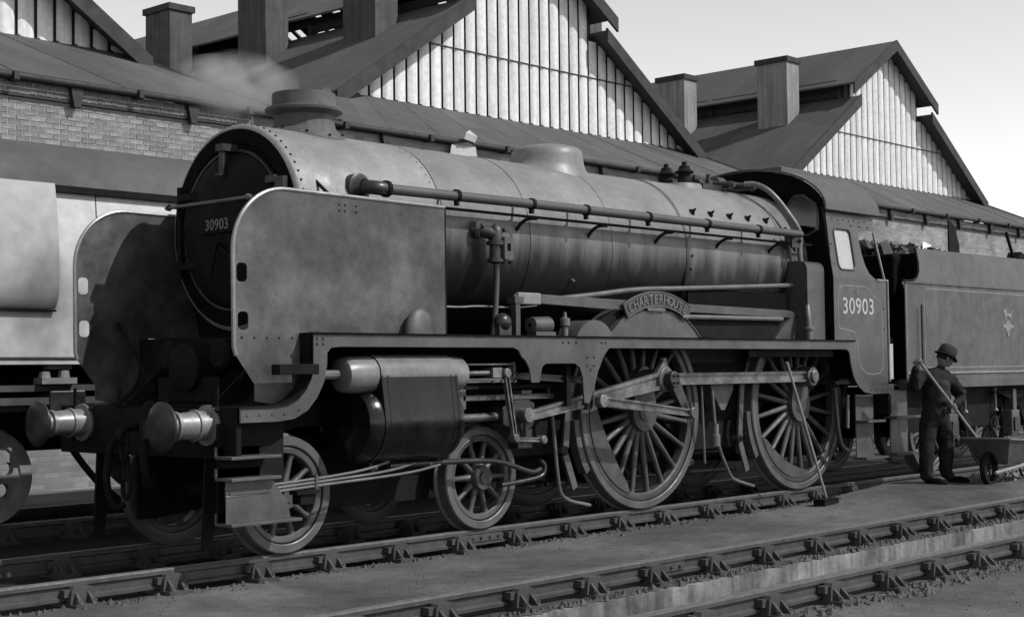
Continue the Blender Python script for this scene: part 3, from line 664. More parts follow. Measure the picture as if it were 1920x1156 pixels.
# ---- smoke deflectors
dl = [(-.62, 1.232), (-.62, 1.36), (-.66, 1.41), (-.74, 1.51), (-.79, 1.58), (-.81, 1.64), (-.815, 2.38)]+arc(-.315, 2.38, .50, 180, 90, 14)[1:]+[(1.43, 2.865), (1.43, 1.765), (-.09, 1.765), (-.09, 1.50), (-.14, 1.37), (-.24, 1.26), (-.34, 1.225), (-.46, 1.205)]
slots = [rrect(-.785, -.685, 2.14, 2.285, .035)[::-1], rrect(-.775, -.675, 1.775, 1.915, .035)[::-1]]
dfx = lambda x: -.727+(x+.815)*1.0143
dl = [(dfx(x), z) for x, z in dl]; slots = [[(dfx(x), z) for x, z in l] for l in slots]
for s in (-1, 1):
    yo = s*1.10
    d = part('smoke_deflector', MB().plate([dl]+slots, yo, yo-s*.008), 'deflector', LOCO)
    edge = [(x, z) for x, z in dl[4:6+15]]+[(dfx(1.43), 2.865)]
    part('edge_bead', MB().tube([(x, yo-s*.004, z) for x, z in edge], .017, 8), 'bead', d, smooth=True)
    part('rear_edge', MB().box(1.548, 1.568, min(yo, yo-s*.02), max(yo+s*.006, yo-s*.02, yo), 1.765, 2.87), 'dark', d)
    rv = MB()
    for x in (-.65, -.53, -.41, -.29, -.16): rv.dot((x, yo, 1.715), (0, s, 0), .010, .006)
    for x in (.34, .40, .52): rv.dot((x, yo, 2.80), (0, s, 0), .010, .006).dot((x, yo, 2.75), (0, s, 0), .010, .006)
    part('rivets', rv, 'dark', d)['kind'] = 'stuff'
    part('stay', MB().tube([(.35, s*.80, 3.02), (.35, s*1.09, 2.80)], .015, 8), 'dark', d)
    part('stay', MB().tube([(-.3, s*.55, 1.3), (-.3, s*1.09, 1.9)], .014, 8), 'dark', d)
# rounded cover in front of the deflector
part('lubricator_cover', MB().ell((1.17, -1.17, 1.757), .165, .075, .225, 20, 10, 0.), 'deflector', LOCO, smooth=True)
part('footstep_box', MB().box(-.47, -.08, -1.33, -1.225, 1.43, 1.51), 'dark', LOCO, bevel=.006)
# ---- cylinders with valve chest
for s in (-1, 1):
    sec = hull2((-1.075, 1.42), .158, (-.94, 1.02), .345, 32)
    body = MB().section([(y, z) for y, z in sec], .66, 1.55)
    cyl = MB(); addmb(cyl, body)
    if s > 0: cyl.mirror()
    c = part('cylinder', cyl, 'cylinder', LOCO, smooth=True, angle=30)
    pcs = [(MB().lathe([(.34, .01), (.345, .10), (.365, .135), (.42, .15), (.655, .153)], 'x', (0, -1.075, 1.42), 28), 'valve_chest_cover', 'chest'),
           (MB().lathe([(1.555, .153), (1.70, .15), (1.735, .13), (1.74, .01)], 'x', (0, -1.075, 1.42), 28), 'valve_chest_cover', 'chest'),
           (MB().lathe([(.50, .01), (.505, .22), (.53, .30), (.60, .335), (.655, .34)], 'x', (0, -.94, 1.02), 36), 'cylinder_end_cover', 'cylinder'),
           (MB().lathe([(1.555, .34), (1.60, .33), (1.64, .26), (1.65, .08), (1.72, .075), (1.73, .05)], 'x', (0, -.94, 1.02), 36), 'cylinder_end_cover', 'cylinder'),
           (MB().tube([(.33, -1.075, 1.425), (.10, -1.075, 1.425)], .04, 10), 'valve_tail_rod', 'pale_pipe')]
    pcs.append((MB().lathe([(.66, .163), (1.55, .163)], 'x', (0, -1.075, 1.42), 24, R_(15), R_(195)), 'valve_chest_cladding', 'chest'))
    for x in (.67, .73, 1.47, 1.53): pcs.append((MB().section(hull2((-1.075, 1.42), .161, (-.94, 1.02), .348, 32), x-.008, x+.008), 'cladding_band', 'cylinder'))
    for mb_, nm, mt in pcs:
        if s > 0: mb_.mirror()
        part(nm, mb_, mt, c, smooth=True, angle=30)
    part('piston_rod', MB().tube([(1.65, s*.94, 1.02), (2.36, s*.94, 1.025)], .038, 12), 'steel', LOCO, smooth=True)
# drain cocks and pipes
for k in range(3):
    z = .645-.028*k; part('drain_pipe', MB().tube(smoothpath([(-.86, -1.17, z-.06), (-.44, -1.165, z-.055), (.2, -1.12, z-.03), (.60+.25*k, -1.10, z+.0), (.9+.3*k, -1.06, z+.05)], 2), .0115, 8), 'pale_pipe', LOCO, smooth=True)
part('pipe_clip', MB().box(-.83, -.45, -1.185, -1.15, .54, .565), 'valance', LOCO); part('pipe_clip', MB().box(.03, .055, -1.15, -1.09, .53, .64), 'valance', LOCO)
for x in (.78, 1.1, 1.42): part('drain_cock', MB().tube([(x, -.95, .72), (x, -1.0, .62)], .02, 8).dot((x, -1.01, .65), (0, -1, 0), .025, .03), 'steel', LOCO, smooth=True)
# brake/steam hose along the bogie
part('bogie_pipe', MB().tube(smoothpath([(.9, -1.06, .66), (1.5, -1.0, .655), (2.25, -1.0, .64), (2.55, -1.0, .56), (2.78, -1.0, .49), (2.9, -.99, .52)], 3), .024, 10), 'oily', LOCO, smooth=True)
part('bogie_pipe', MB().tube(smoothpath([(2.9, -.99, .6), (2.97, -.99, .55), (2.95, -.99, .46), (2.8, -.98, .43), (2.4, -.95, .40)], 3), .022, 10), 'oily', LOCO, smooth=True)
# front steps hung from the beam
fs = part('front_step', MB().box(-.85, -.22, -1.06, -1.045, .33, 1.07), 'dark', LOCO)
part('step_plate', MB().plate([(-.86, .33), (-.25, .33), (-.28, .47), (-.38, .58), (-.44, .66), (-.86, .66)], -1.175, -1.165), 'valance', fs, bevel=.003)
for z, x1 in ((.32, -.20), (.655, -.40), (.815, -.40)):
    part('tread', MB().box(-.87, x1, -1.26, -1.05, z-.012, z+.012).box(-.87, x1-.05, -1.06, -1.045, z, z+.08), 'valance', fs, bevel=.004)
part('step_tail', MB().box(-.20, .02, -1.20, -1.10, .50, .53).box(-.15, -.02, -1.18, -1.08, .42, .505), 'dark', fs)
# ---- cab steps
cs = part('cab_step', MB().box(8.62, 9.05, -1.10, -1.085, .33, 1.10), 'valance', LOCO)
for z, xa, xb in ((.33, 8.56, 9.10), (.775, 8.62, 9.06)): part('tread', MB().box(xa, xb, -1.27, -1.08, z-.015, z+.015), 'valance', cs, bevel=.004)
# ---- motion
def rod(p0, p1, h0, h1, y0, y1, flute=True):
    """fluted rod in the xz plane between y0 (outer) and y1"""
    a = Vector((p0[0], 0, p0[1])); b = Vector((p1[0], 0, p1[1])); d = (b-a).normalized(); u = Vector((-d.z, 0, d.x))
    m = MB(); 
    def strip(lo, hi, ya, yb):
        vs = []
        for p, h in ((a, h0), (b, h1)):
            for t in (lo, hi):
                for y in (ya, yb): q = p+u*h*t; vs.append((q.x, y, q.z))
        m.add(vs, [(0, 1, 3, 2), (4, 6, 7, 5), (0, 4, 5, 1), (2, 3, 7, 6), (0, 2, 6, 4), (1, 5, 7, 3)])
    if flute:
        strip(-1, -.55, y0, y1); strip(.55, 1, y0, y1); k = (y1-y0)*.42; strip(-.56, .56, y0+k, y1-k*.6)
    else: strip(-1, 1, y0, y1)
    return m
def boss(mb, x, z, r, y0, y1, n=24):
    e = .008 if y1 > y0 else -.008
    return mb.lathe([(y1, .001), (y1, r), (y0+e, r), (y0, r-.008), (y0, .001)], 'y', (x, 0, z), n)
ZP = RD+.33
for s in (-1, 1):
    q = lambda a: a if s < 0 else -a
    m = rod((XD1, ZP), (XD2, ZP), .062, .062, q(-1.0), q(-.94)); boss(m, XD1, ZP, .105, q(-1.01), q(-.86)); boss(m, XD2, ZP, .115, q(-1.03), q(-.86)); boss(m, XD2, ZP, .075, q(-1.06), q(-1.03))
    part('coupling_rod', m, 'steel', LOCO, smooth=True, angle=30)
    XH, ZH = 2.62, 1.03
    m = rod((XH+.05, ZH), (XD1-.06, ZP-.01), .045, .088, q(-1.12), q(-1.06)); boss(m, XD1, ZP, .125, q(-1.14), q(-1.02)); boss(m, XH, ZH, .07, q(-1.12), q(-1.02))
    m.bar((XD1-.10, q(-1.09), ZP+.02), (XD1+.02, q(-1.09), ZP+.16), .05, .12, (1, 0, 0)); m.tube([(XD1+.0, q(-1.09), ZP+.12), (XD1, q(-1.09), ZP+.22)], .035, 8)
    part('connecting_rod', m, 'steel', LOCO, smooth=True, angle=30)
    # return crank and eccentric rod
    m = MB(); pr = hull2((XD1+.02, ZP), .075, (XD1+.255, .985), .055, 24); m.plate(pr, q(-1.21), q(-1.15)); boss(m, XD1+.01, ZP, .085, q(-1.235), q(-1.14)); boss(m, XD1+.255, .985, .05, q(-1.28), q(-1.21))
    for k in range(4): a = math.pi/4+k*math.pi/2; m.dot((XD1+.01+.045*math.cos(a), q(-1.235), ZP+.05*math.sin(a)), (0, q(-1), 0), .016, .025, 6)
    part('return_crank', m, 'oily', LOCO, smooth=True, angle=30)
    m = rod((3.52, 1.14), (XD1+.255, .985), .05, .036, q(-1.27), q(-1.22)); boss(m, 3.52, 1.14, .065, q(-1.28), q(-1.2)); boss(m, XD1+.255, .985, .062, q(-1.295), q(-1.215)); m.tube([(XD1+.255, q(-1.25), .99), (XD1+.25, q(-1.25), 1.09)], .02, 8)
    part('eccentric_rod', m, 'steel', LOCO, smooth=True, angle=30)
    # expansion link, radius rod, combination lever, union link
    part('expansion_link', MB().plate([(3.40, 1.06), (3.47, 1.06), (3.52, 1.25), (3.50, 1.46), (3.43, 1.52), (3.40, 1.46), (3.43, 1.26)], q(-1.16), q(-1.10)), 'oily', LOCO)
    part('radius_rod', rod((2.32, 1.40), (3.46, 1.34), .03, .03, q(-1.13), q(-1.09)), 'oily', LOCO)
    m = rod((2.29, 1.42), (2.40, .83), .030, .024, q(-1.14), q(-1.10)); boss(m, 2.29, 1.42, .045, q(-1.16), q(-1.08)); boss(m, 2.40, .83, .04, q(-1.16), q(-1.08))
    part('combination_lever', m, 'steel', LOCO, smooth=True, angle=30)
    m = rod((2.40, .82), (2.78, .80), .02, .02, q(-1.14), q(-1.11)); boss(m, 2.78, .80, .04, q(-1.16), q(-1.08))
    part('union_link', m, 'steel', LOCO, smooth=True, angle=30)
    # crosshead and slide bars
    m = MB().plate([(2.36, .95), (2.52, .90), (2.74, .90), (2.80, .96), (2.80, 1.14), (2.72, 1.17), (2.44, 1.17), (2.36, 1.10)], q(-1.02), q(-.82)); m.tube([(2.62, q(-1.06), .98), (2.62, q(-1.06), .80)], .022, 8).box(2.55, 2.75, min(q(-1.03), q(-.9)), max(q(-1.03), q(-.9)), .72, .90)
    part('crosshead', m, 'oily', LOCO, bevel=.008)
    a, b = sorted((q(-1.0), q(-.84)))
    part('slide_bar', MB().box(1.86, 3.28, a, b, 1.175, 1.225).box(2.62, 2.76, a-.02, b+.02, 1.225, 1.26).box(1.80, 1.90, a, b, 1.10, 1.3), 'valance', LOCO, bevel=.005)
    part('slide_bar', MB().box(1.86, 3.28, a, b, 1.275, 1.315), 'dark', LOCO, bevel=.005)
    a, b = sorted((q(-1.16), q(-.62))); part('motion_bracket', MB().box(3.10, 3.16, a, b, 1.1, 1.62), 'dark', LOCO)
    # valve spindle guide: open bright frame
    m = MB()
    for z in (1.345, 1.365, 1.50): m.tube([(1.74, q(-1.11), z), (2.42, q(-1.11), z)], .010, 6)
    m.box(2.40, 2.43, min(q(-1.12), q(-1.06)), max(q(-1.12), q(-1.06)), 1.33, 1.52); m.tube([(1.74, q(-1.075), 1.42), (2.3, q(-1.08), 1.425)], .022, 8)
    m.box(2.12, 2.24, min(q(-1.125), q(-1.0)), max(q(-1.125), q(-1.0)), 1.38, 1.47)
    for x in (2.12, 2.24, 2.41): m.dot((x, q(-1.12), 1.345), (0, q(-1), 0), .02, .02)
    part('valve_spindle_guide', m, 'steel', LOCO)
    # brakes
    for xc in (XD1, XD2):
        xh = xc-1.10
        bk = part('brake_hanger', MB().bar((xh-.02, q(-.76), 1.35), (xh-.12, q(-.78), .62), .03, .08, (1, 0, 0)).bar((xh-.12, q(-.78), .62), (xh+.02, q(-.78), .28), .03, .08, (1, 0, 0)), 'valance', LOCO)
        part('brake_block', MB().plate(arc(xc, RD, RD+.012, 183, 213, 8)+arc(xc, RD, RD+.085, 213, 183, 8), q(-.80), q(-.70)), 'wheel', bk)
        part('brake_beam_end', MB().dot((xh-.14, q(-.80), .66), (0, q(-1), 0), .05, .06, 10).tube([(xh-.14, q(-.72), .66), (xh-.14, q(-.86), .66)], .03, 8), 'valance', bk)
    part('brake_pull_rod', MB().tube([(3.4, q(-.62), .33), (6.7, q(-.62), .30)], .022, 8), 'dark', LOCO)
    # sand pipes reaching down to the rail
    part('sand_pipe', MB().tube(smoothpath([(3.10, q(-.93), 1.3), (3.16, q(-.93), .95), (3.28, q(-.88), .36), (3.40, q(-.84), .19), (3.88, q(-.78), .10)], 2), .018, 8), 'pale_pipe', LOCO, smooth=True)
    part('sand_pipe', MB().tube(smoothpath([(5.82, q(-.93), 1.2), (5.88, q(-.93), .65), (6.2, q(-.88), .27), (6.34, q(-.84), .20), (6.83, q(-.78), .10)], 2), .018, 8), 'pale_pipe', LOCO, smooth=True)
    part('drain_rod', MB().tube([(5.62, q(-.93), 1.25), (5.70, q(-.9), .42)], .014, 8), 'pale_pipe', LOCO)
    part('frame_gusset', MB().plate([(5.95, 1.35), (6.42, 1.35), (6.42, 1.2), (6.25, .98), (6.18, .98), (6.0, 1.2)], q(-.80), q(-.62)), 'valance', LOCO)
    part('sand_valve', MB().lathe([(.60, .05), (.72, .05), (.73, .035), (.84, .035)], 'z', (5.86, q(-.94), 0), 10), 'pale_pipe', LOCO, smooth=True)
    part('spring_hanger', MB().box(5.2, 6.9, min(q(-.66), q(-.62)), max(q(-.66), q(-.62)), 1.33, 1.5), 'dark', LOCO)
    a, b = sorted((q(-1.16), q(-1.14))); part('injector_bracket', MB().box(6.2, 8.0, a, b, 1.56, 1.64), 'dark', LOCO)
    part('injector_pipe', MB().tube(smoothpath([(8.30, q(-1.0), 1.2), (8.34, q(-1.0), .75), (8.42, q(-1.0), .48), (8.56, q(-1.02), .42)], 2), .028, 8), 'pipe', LOCO, smooth=True)
    part('injector_pipe', MB().tube([(8.52, q(-1.05), 1.1), (8.5, q(-1.05), .7)], .022, 8), 'pale_pipe', LOCO, smooth=True)
# ---- splashers and nameplate
for s in (-1, 1):
    q = lambda a: a if s < 0 else -a
    def splash(xc, yo, r=1.10):
        h = 1.757-RD; w_ = math.degrees(math.acos(h/r)); pts = arc(xc, RD, r, 90+w_, 90-w_, 26)
        m = MB().plate(pts, q(yo), q(yo+.008)); tp = MB()
        for (xa, za), (xb, zb) in zip(pts[:-1], pts[1:]): tp.add([(xa, q(yo-.012), za), (xb, q(yo-.012), zb), (xb, q(-.6), zb), (xa, q(-.6), za), (xa, q(yo-.012), za-.014), (xb, q(yo-.012), zb-.014), (xb, q(-.6), zb-.014), (xa, q(-.6), za-.014)], [(0, 1, 2, 3), (0, 4, 5, 1), (7, 6, 5, 4)])
        return m, tp
    for xc in (XD1, XD2):
        m, tp = splash(xc, -1.0); sp = part('splasher', m, 'valance', LOCO); part('splasher_top', tp, 'valance', sp, smooth=True)
    # sloping wing plates behind the nameplate
    part('splasher_wing', MB().plate([(3.72, 1.757), (5.72, 1.757), (5.60, 1.95), (5.2, 2.02), (4.2, 2.04), (3.78, 1.90)], q(-.955), q(-.945)), 'dark', LOCO)
    na = part('nameplate', MB().plate(arc(XD1, RD, 1.235, 118.5, 61.5, 24)+arc(XD1, RD, 1.075, 61.5, 118.5, 24), q(-1.035), q(-1.013)), 'pipe', LOCO, bevel=.004)
    part('nameplate_rim', MB().tube([(x, q(-1.036), z) for x, z in arc(XD1, RD, 1.228, 118, 62, 24)+arc(XD1, RD, 1.082, 62, 118, 24)+arc(XD1, RD, 1.228, 118, 117, 1)], .007, 6), 'brass', na, smooth=True)
    word = 'CHARTERHOUSE'; let = MB()
    for i, c in enumerate(word):
        a = (23.5-47.0*i/11); tm = text_mesh(c, .135, .005); ca, sa = math.cos(R_(a)), math.sin(R_(a))
        k = .92
        for j in range(len(tm.v)):
            x, y, z = tm.v[j]; x *= k; r = 1.108+y
            px, pz = XD1-r*sa+x*ca, RD+r*ca+x*sa
            if s > 0: px = 2*XD1-px
            tm.v[j] = (px, q(-1.039)+q(-z), pz)
        addmb(let, tm)
    part('nameplate_letters', let, 'brass', na)
    part('class_plate', MB().plate(rrect(XD1-.17, XD1+.14, 2.035, 2.085, .02), q(-1.03), q(-1.012)), 'brass', na, bevel=.004)
    # small splasher for valve gear and fittings on the running plate
    h = MB().plate(arc(3.54, 1.60, .32, 150, 30, 14), q(-1.16), q(-.9)); part('gear_cover', h, 'valance', LOCO, smooth=True, angle=30)
    part('reverser_bracket', MB().box(2.52, 2.58, min(q(-1.05), q(-.98)), max(q(-1.05), q(-.98)), 1.757, 2.11).box(2.50, 2.62, min(q(-1.06), q(-.96)), max(q(-1.06), q(-.96)), 2.06, 2.12), 'valance', LOCO)
    part('lubricator', MB().ell((2.30, q(-1.08), 1.88), .09, .08, .085, 14, 8).box(2.22, 2.38, min(q(-1.12), q(-1.0)), max(q(-1.12), q(-1.0)), 1.757, 1.86), 'oily', LOCO, smooth=True, angle=40)
    part('oil_box', MB().lathe([(2.70, .02), (2.71, .075), (2.95, .085), (2.97, .06), (3.0, .01)], 'x', (0, q(-1.06), 1.86), 16).box(2.72, 3.0, min(q(-1.12), q(-1.0)), max(q(-1.12), q(-1.0)), 1.757, 1.80), 'valance', LOCO, smooth=True, angle=35)
    part('oil_cup', MB().lathe([(1.757, .03), (1.85, .03), (1.86, .05), (1.93, .05), (1.94, .02), (1.99, .015)], 'z', (3.18, q(-1.08), 0), 12), 'pale_pipe', LOCO, smooth=True)
    # clack valve and delivery pipe
    cl = part('clack_valve', MB().lathe([(2.42, .045), (2.43, .075), (2.46, .075), (2.465, .055), (2.58, .055), (2.585, .085), (2.62, .085), (2.625, .065), (2.72, .065), (2.75, .05), (2.78, .02)], 'z', (2.31, q(-1.0), 0), 14), 'pipe', LOCO, smooth=True, angle=30)
    part('valve_elbow', MB().tube([(2.14, q(-.86), 2.73), (2.20, q(-.93), 2.72), (2.30, q(-1.0), 2.68)], .06, 10), 'pipe', cl, smooth=True)
    part('valve_flange', MB().tube([(2.16, q(-.90), 2.73), (2.185, q(-.93), 2.725)], .085, 12).dot((2.16, q(-.985), 2.76), (-.5, q(-1), 0), .025, .03), 'valance', cl, smooth=True, angle=30)
    part('valve_box', MB().plate([rrect(2.335, 2.455, 2.45, 2.66, .012), [(2.37, 2.53), (2.37, 2.60), (2.42, 2.60), (2.42, 2.53)]], q(-1.09), q(-1.02)), 'valance', cl, bevel=.004)
    part('valve_bolts', MB().dot((2.36, q(-1.055), 2.70), (0, 0, 1), .02, .04).dot((2.44, q(-1.055), 2.44), (0, 0, -1), .02, .03).dot((2.35, q(-1.055), 2.44), (0, 0, -1), .02, .03), 'dark', cl)['kind'] = 'stuff'
    part('delivery_pipe', MB().tube(smoothpath([(2.33, q(-.99), 2.42), (2.32, q(-1.0), 2.25), (2.26, q(-1.03), 1.95), (2.22, q(-1.04), 1.757)], 2), .028, 10), 'pipe', cl, smooth=True)
    part('oil_feed_pipe', MB().tube(smoothpath([(1.46, q(-.92), 2.02), (1.9, q(-.93), 2.01), (2.1, q(-.95), 2.03), (2.6, q(-.96), 2.02), (2.9, q(-.97), 2.05)], 2), .009, 6), 'bead', LOCO, smooth=True)
# reversing rod and pipes along the near side
part('reversing_rod', MB().plate([(2.56, 2.055), (2.56, 2.145), (2.95, 2.155), (4.6, 2.13), (5.3, 2.125), (7.3, 2.10), (7.55, 2.06), (7.55, 2.01), (5.3, 2.035), (4.0, 2.035), (2.95, 2.065)], -1.0, -.975), 'valance', LOCO, bevel=.006)
part('rod_sleeve', MB().box(2.60, 2.92, -1.012, -.965, 2.055, 2.165), 'lining', LOCO, bevel=.01)
part('injector_steam_pipe', MB().tube(smoothpath([(3.3, -.955, 2.13), (3.9, -.95, 2.19), (4.5, -.94, 2.26), (5.3, -.94, 2.29), (7.5, -.94, 2.40)], 2), .026, 8), 'pale_pipe', LOCO, smooth=True)
part('damper_rod', MB().tube([(5.15, -1.02, 1.985), (7.15, -1.0, 1.995)], .026, 8), 'pale_pipe', LOCO, smooth=True)
part('sheath_plate', MB().box(5.1, 7.35, -.97, -.955, 1.757, 1.96), 'dark', LOCO)
part('firebox_shade_plate', MB().box(5.4, 7.4, -.93, -.90, 1.757, 2.30), 'soot', LOCO)  # black sheet added for the shade low on the firebox side
part('splasher_step', MB().box(5.45, 5.75, -1.12, -1.02, 1.757, 1.772), 'dark', LOCO)
# box in front of the cab
bxp = [(-.72, 1.757), (-1.145, 1.757), (-1.145, 2.56)]+[(-1.045+.10*math.cos(R_(a)), 2.58+.10*math.sin(R_(a))) for a in (180, 157, 135, 112, 90)]+[(-.72, 2.68)]
part('reverser_casing', MB().section(bxp, 7.48, 7.86), 'cab', LOCO, smooth=True, angle=30)
# steam manifold, injector steam pipe down the backhead edge
part('steam_manifold', MB().tube([(6.85, -.05, 3.62), (7.9, -.05, 3.66)], .06, 10).lathe([(7.2, .02), (7.2, .1), (7.35, .1), (7.35, .02)], 'x', (0, -.05, 3.64), 12).tube([(7.15, -.35, 3.60), (7.15, .1, 3.66)], .045, 10).dot((7.1, -.36, 3.6), (0, -1, 0), .05, .06, 8).tube([(7.45, -.42, 3.60), (7.45, .1, 3.66)], .04, 10).dot((7.45, -.43, 3.6), (0, -1, 0), .06, .05, 8).tube([(7.0, -.12, 3.60), (7.0, -.12, 3.74)], .03, 8).box(6.7, 7.1, -.25, .2, 3.52, 3.60), 'pipe', LOCO, smooth=True, angle=35)
part('steam_pipe', MB().tube(smoothpath([(7.30, -.42, 3.62), (7.38, -.55, 3.62), (7.46, -.72, 3.50), (7.58, -.94, 3.14), (7.62, -.98, 3.02), (7.60, -.985, 2.90), (7.585, -.985, 2.75), (7.60, -1.05, 2.3), (7.44, -1.17, 2.05), (7.44, -1.18, 1.86)], 3), .032, 10).lathe([(1.757, .04), (1.86, .04), (1.87, .055), (1.90, .055), (1.91, .03)], 'z', (7.44, -1.18, 0), 12), 'pale_pipe', LOCO, smooth=True)
part('pipe_fitting', MB().box(7.40, 7.56, -1.0, -.9, 2.84, 2.98).tube([(7.30, -.97, 3.06), (7.50, -.98, 2.80)], .02, 8).tube([(7.36, -.97, 2.95), (7.40, -.97, 2.72)], .016, 8).dot((7.55, -1.0, 2.92), (0, -1, 0), .03, .04, 8), 'pipe', LOCO, smooth=True, angle=35)
# ---- cab
XC0, XC1 = 7.944, 9.22
ZWA = 2.50
tumb = lambda x, z: max(0., z-ZWA)*.15
low = [(XC0, 1.757)]+[(8.352, 1.757)]+[(x+.008, z+.004) for x, z in rear_out[1:-1]]+[(XC1, 1.23), (XC1, ZWA), (XC0, ZWA)]
upp = [(XC0, ZWA), (9.06, ZWA), (8.93, 2.52), (8.82, 2.58), (8.75, 2.68), (8.71, 2.82), (8.69, 2.98), (8.70, 3.05), (8.73, 3.085), (8.78, 3.10), (9.12, 3.12), (9.12, 3.34), (XC0, 3.34)]
win = rrect(8.10, 8.50, 2.60, 3.10, .075)[::-1]
for s in (-1, 1):
    yo = s*1.222; sg = -s
    m = MB().plate(low, yo, yo-s*.008); m.plate([upp, win], yo, yo-s*.008, lambda x, z: sg*tumb(x, z))
    cabs = part('cab_side', m, 'cab', LOCO)
    fr_ = MB().tube([(x, yo+s*.003+sg*tumb(x, z), z) for x, z in win+[win[0]]], .012, 6); part('window_frame', fr_, 'cab', cabs, smooth=True)
    part('window_pane', MB().plate(rrect(8.08, 8.52, 2.58, 3.12, .08), yo-s*.014, yo-s*.020, lambda x, z: sg*tumb(x, z)), 'white_panel', cabs)
    rvl = MB()
    for k in range(7): x = 8.12+.13*k; rvl.dot((x, yo+sg*tumb(x, 3.22), 3.22-.015*(k % 2)), (0, s, 0), .012, .008)
    for k in range(3): rvl.dot((8.55+.2*k, yo+sg*tumb(0, 3.14), 3.15), (0, s, 0), .012, .008)
    for x, z in ((8.0, 2.66), (8.0, 2.9), (9.14, 2.15), (9.14, 1.9)): rvl.dot((x, yo+sg*tumb(x, z), z), (0, s, 0), .011, .008)
    part('rivets', rvl, 'dark', cabs)['kind'] = 'stuff'
    # lining
    ln = [(8.06, 1.90), (8.42, 1.86), (8.46, 1.70), (8.49, 1.56), (8.55, 1.43), (8.68, 1.36), (8.85, 1.345), (9.02, 1.36), (9.09, 1.44), (9.10, 2.10), (9.06, 2.24), (8.95, 2.28), (8.86, 2.31), (8.80, 2.37), (8.70, 2.41), (8.16, 2.41), (8.08, 2.38), (8.045, 2.28), (8.04, 1.98), (8.06, 1.90)]
    lm = MB()
    for (xa, za), (xb, zb) in zip(ln[:-1], ln[1:]): lm.bar((xa, yo+s*.001, za), (xb, yo+s*.001, zb), .012, .002, (0, 1, 0))
    part('lining', lm, 'lining', cabs)['kind'] = 'stuff'
    tm = text_mesh('30903', .275, .002, 1.02)
    if s < 0: tm.v = [(8.515+x*1.12, yo-.003-z, 2.075+y) for x, y, z in tm.v]
    else: tm.v = [(8.515-x*1.12, yo+.003+z, 2.075+y) for x, y, z in tm.v]
    part('cab_number', tm, 'letter', cabs)
    tm = text_mesh('5P', .055, .002)
    tm.v = [(8.49+(-s)*x, yo+s*(.003+z), 2.32+y) for x, y, z in tm.v]
    part('power_class', tm, 'lining', cabs)
    part('cab_pillar', MB().tube([(9.10, yo+sg*.10, 3.10), (9.20, yo+sg*.01, 2.50)], .016, 8), 'bead', cabs, smooth=True)
    part('cab_handrail', MB().tube([(9.255, yo, 2.50), (9.255, yo, 1.25)], .014, 8), 'bead', cabs, smooth=True)
    part('waist_edge', MB().box(8.98, 9.26, min(yo-s*.02, yo+s*.012), max(yo-s*.02, yo+s*.012), 2.495, 2.515), 'bead', cabs)
# cab front with spectacle windows, roof, floor, backhead
def ybody(z): return 1.214-max(0., z-ZWA)*.15
ro = [(-1.12, 3.30)]+[(1.12*math.sin(R_(a)), 3.30+.56*math.cos(R_(a))) for a in range(-84, 85, 7)]+[(1.12, 3.30)]
def spect(s): 
    p = [(.62, 3.10), (.62, 3.40), (.72, 3.50), (.84, 3.50), (1.0, 3.38), (1.03, 3.30), (1.03, 3.08), (.90, 3.02), (.70, 3.02)]
    return [(s*y, z) for y, z in (p if s > 0 else p[::-1])]
frl = [(-1.2, 1.757), (-1.212, ZWA), (-1.12, 3.30)]+ro[1:-1]+[(1.12, 3.30), (1.212, ZWA), (1.2, 1.757)]
cf = MB().plate([frl, spect(-1), spect(1)], 0, .012); cf.v = [(XC0+.002+y, x, z) for x, y, z in cf.v]
cfo = part('cab_front', cf, 'soot', LOCO)
for s in (-1, 1):
    sp_ = spect(s); part('spectacle_frame', MB().tube([(XC0-.006, y, z) for y, z in sp_+[sp_[0]]], .016, 6), 'valance', cfo, smooth=True)
    g2 = MB().plate(sp_, 0, .004); g2.v = [(XC0+.02+y, x, z) for x, y, z in g2.v]; part('spectacle_pane', g2, 'glass', cfo)
ro2 = [(1.175*math.sin(R_(a)), 3.33+.555*math.cos(R_(a))) for a in range(-92, 93, 6)]
rf = MB(); n = len(ro2)
inner = [(y*.985, z-.014) for y, z in ro2]
def rx(y): return 9.28-.10*(abs(y)/1.175)**2
vs = []
for pts, in ((ro2,), (inner,)):
    for end in (0, 1):
        for y, z in pts: vs.append((XC0-.05 if end == 0 else rx(y), y, z))
fs_ = []
for i in range(n-1): fs_ += [(i, i+1, n+i+1, n+i), (2*n+i, 3*n+i, 3*n+i+1, 2*n+i+1), (i, 2*n+i, 2*n+i+1, i+1), (n+i, n+i+1, 3*n+i+1, 3*n+i)]
fs_ += [(0, n, 3*n, 2*n), (n-1, 3*n-1, 4*n-1, 2*n-1)]
roof = part('cab_roof', MB().add(vs, fs_), 'cab', LOCO, smooth=True, angle=40)
for s in (-1, 1): part('rain_strip', MB().tube([(XC0-.03, s*1.06, 3.545), (9.22, s*1.07, 3.535)], .013, 6), 'dark', roof)
part('roof_ventilator', MB().box(8.25, 8.85, -.35, .35, 3.86, 3.93), 'cab', roof, bevel=.01)
part('cab_floor', MB().box(XC0+.05, 9.25, -1.19, 1.19, 1.235, 1.27), 'dark', LOCO)
part('backhead', MB().box(7.96, 8.35, -.75, .75, 1.28, 3.15), 'soot', LOCO)
part('cab_seat', MB().box(8.5, 9.0, -1.19, -.85, 1.29, 1.95), 'soot', LOCO)
part('fall_plate', MB().box(9.28, 9.66, -.8, .8, 1.25, 1.27), 'dark', LOCO)
part('cab_door', MB().box(9.33, 9.42, -1.19, -1.16, 1.28, 1.72), 'white_panel', LOCO)
part('drag_beam', MB().box(9.25, 9.32, -1.2, 1.2, .85, 1.09), 'dark', LOCO)

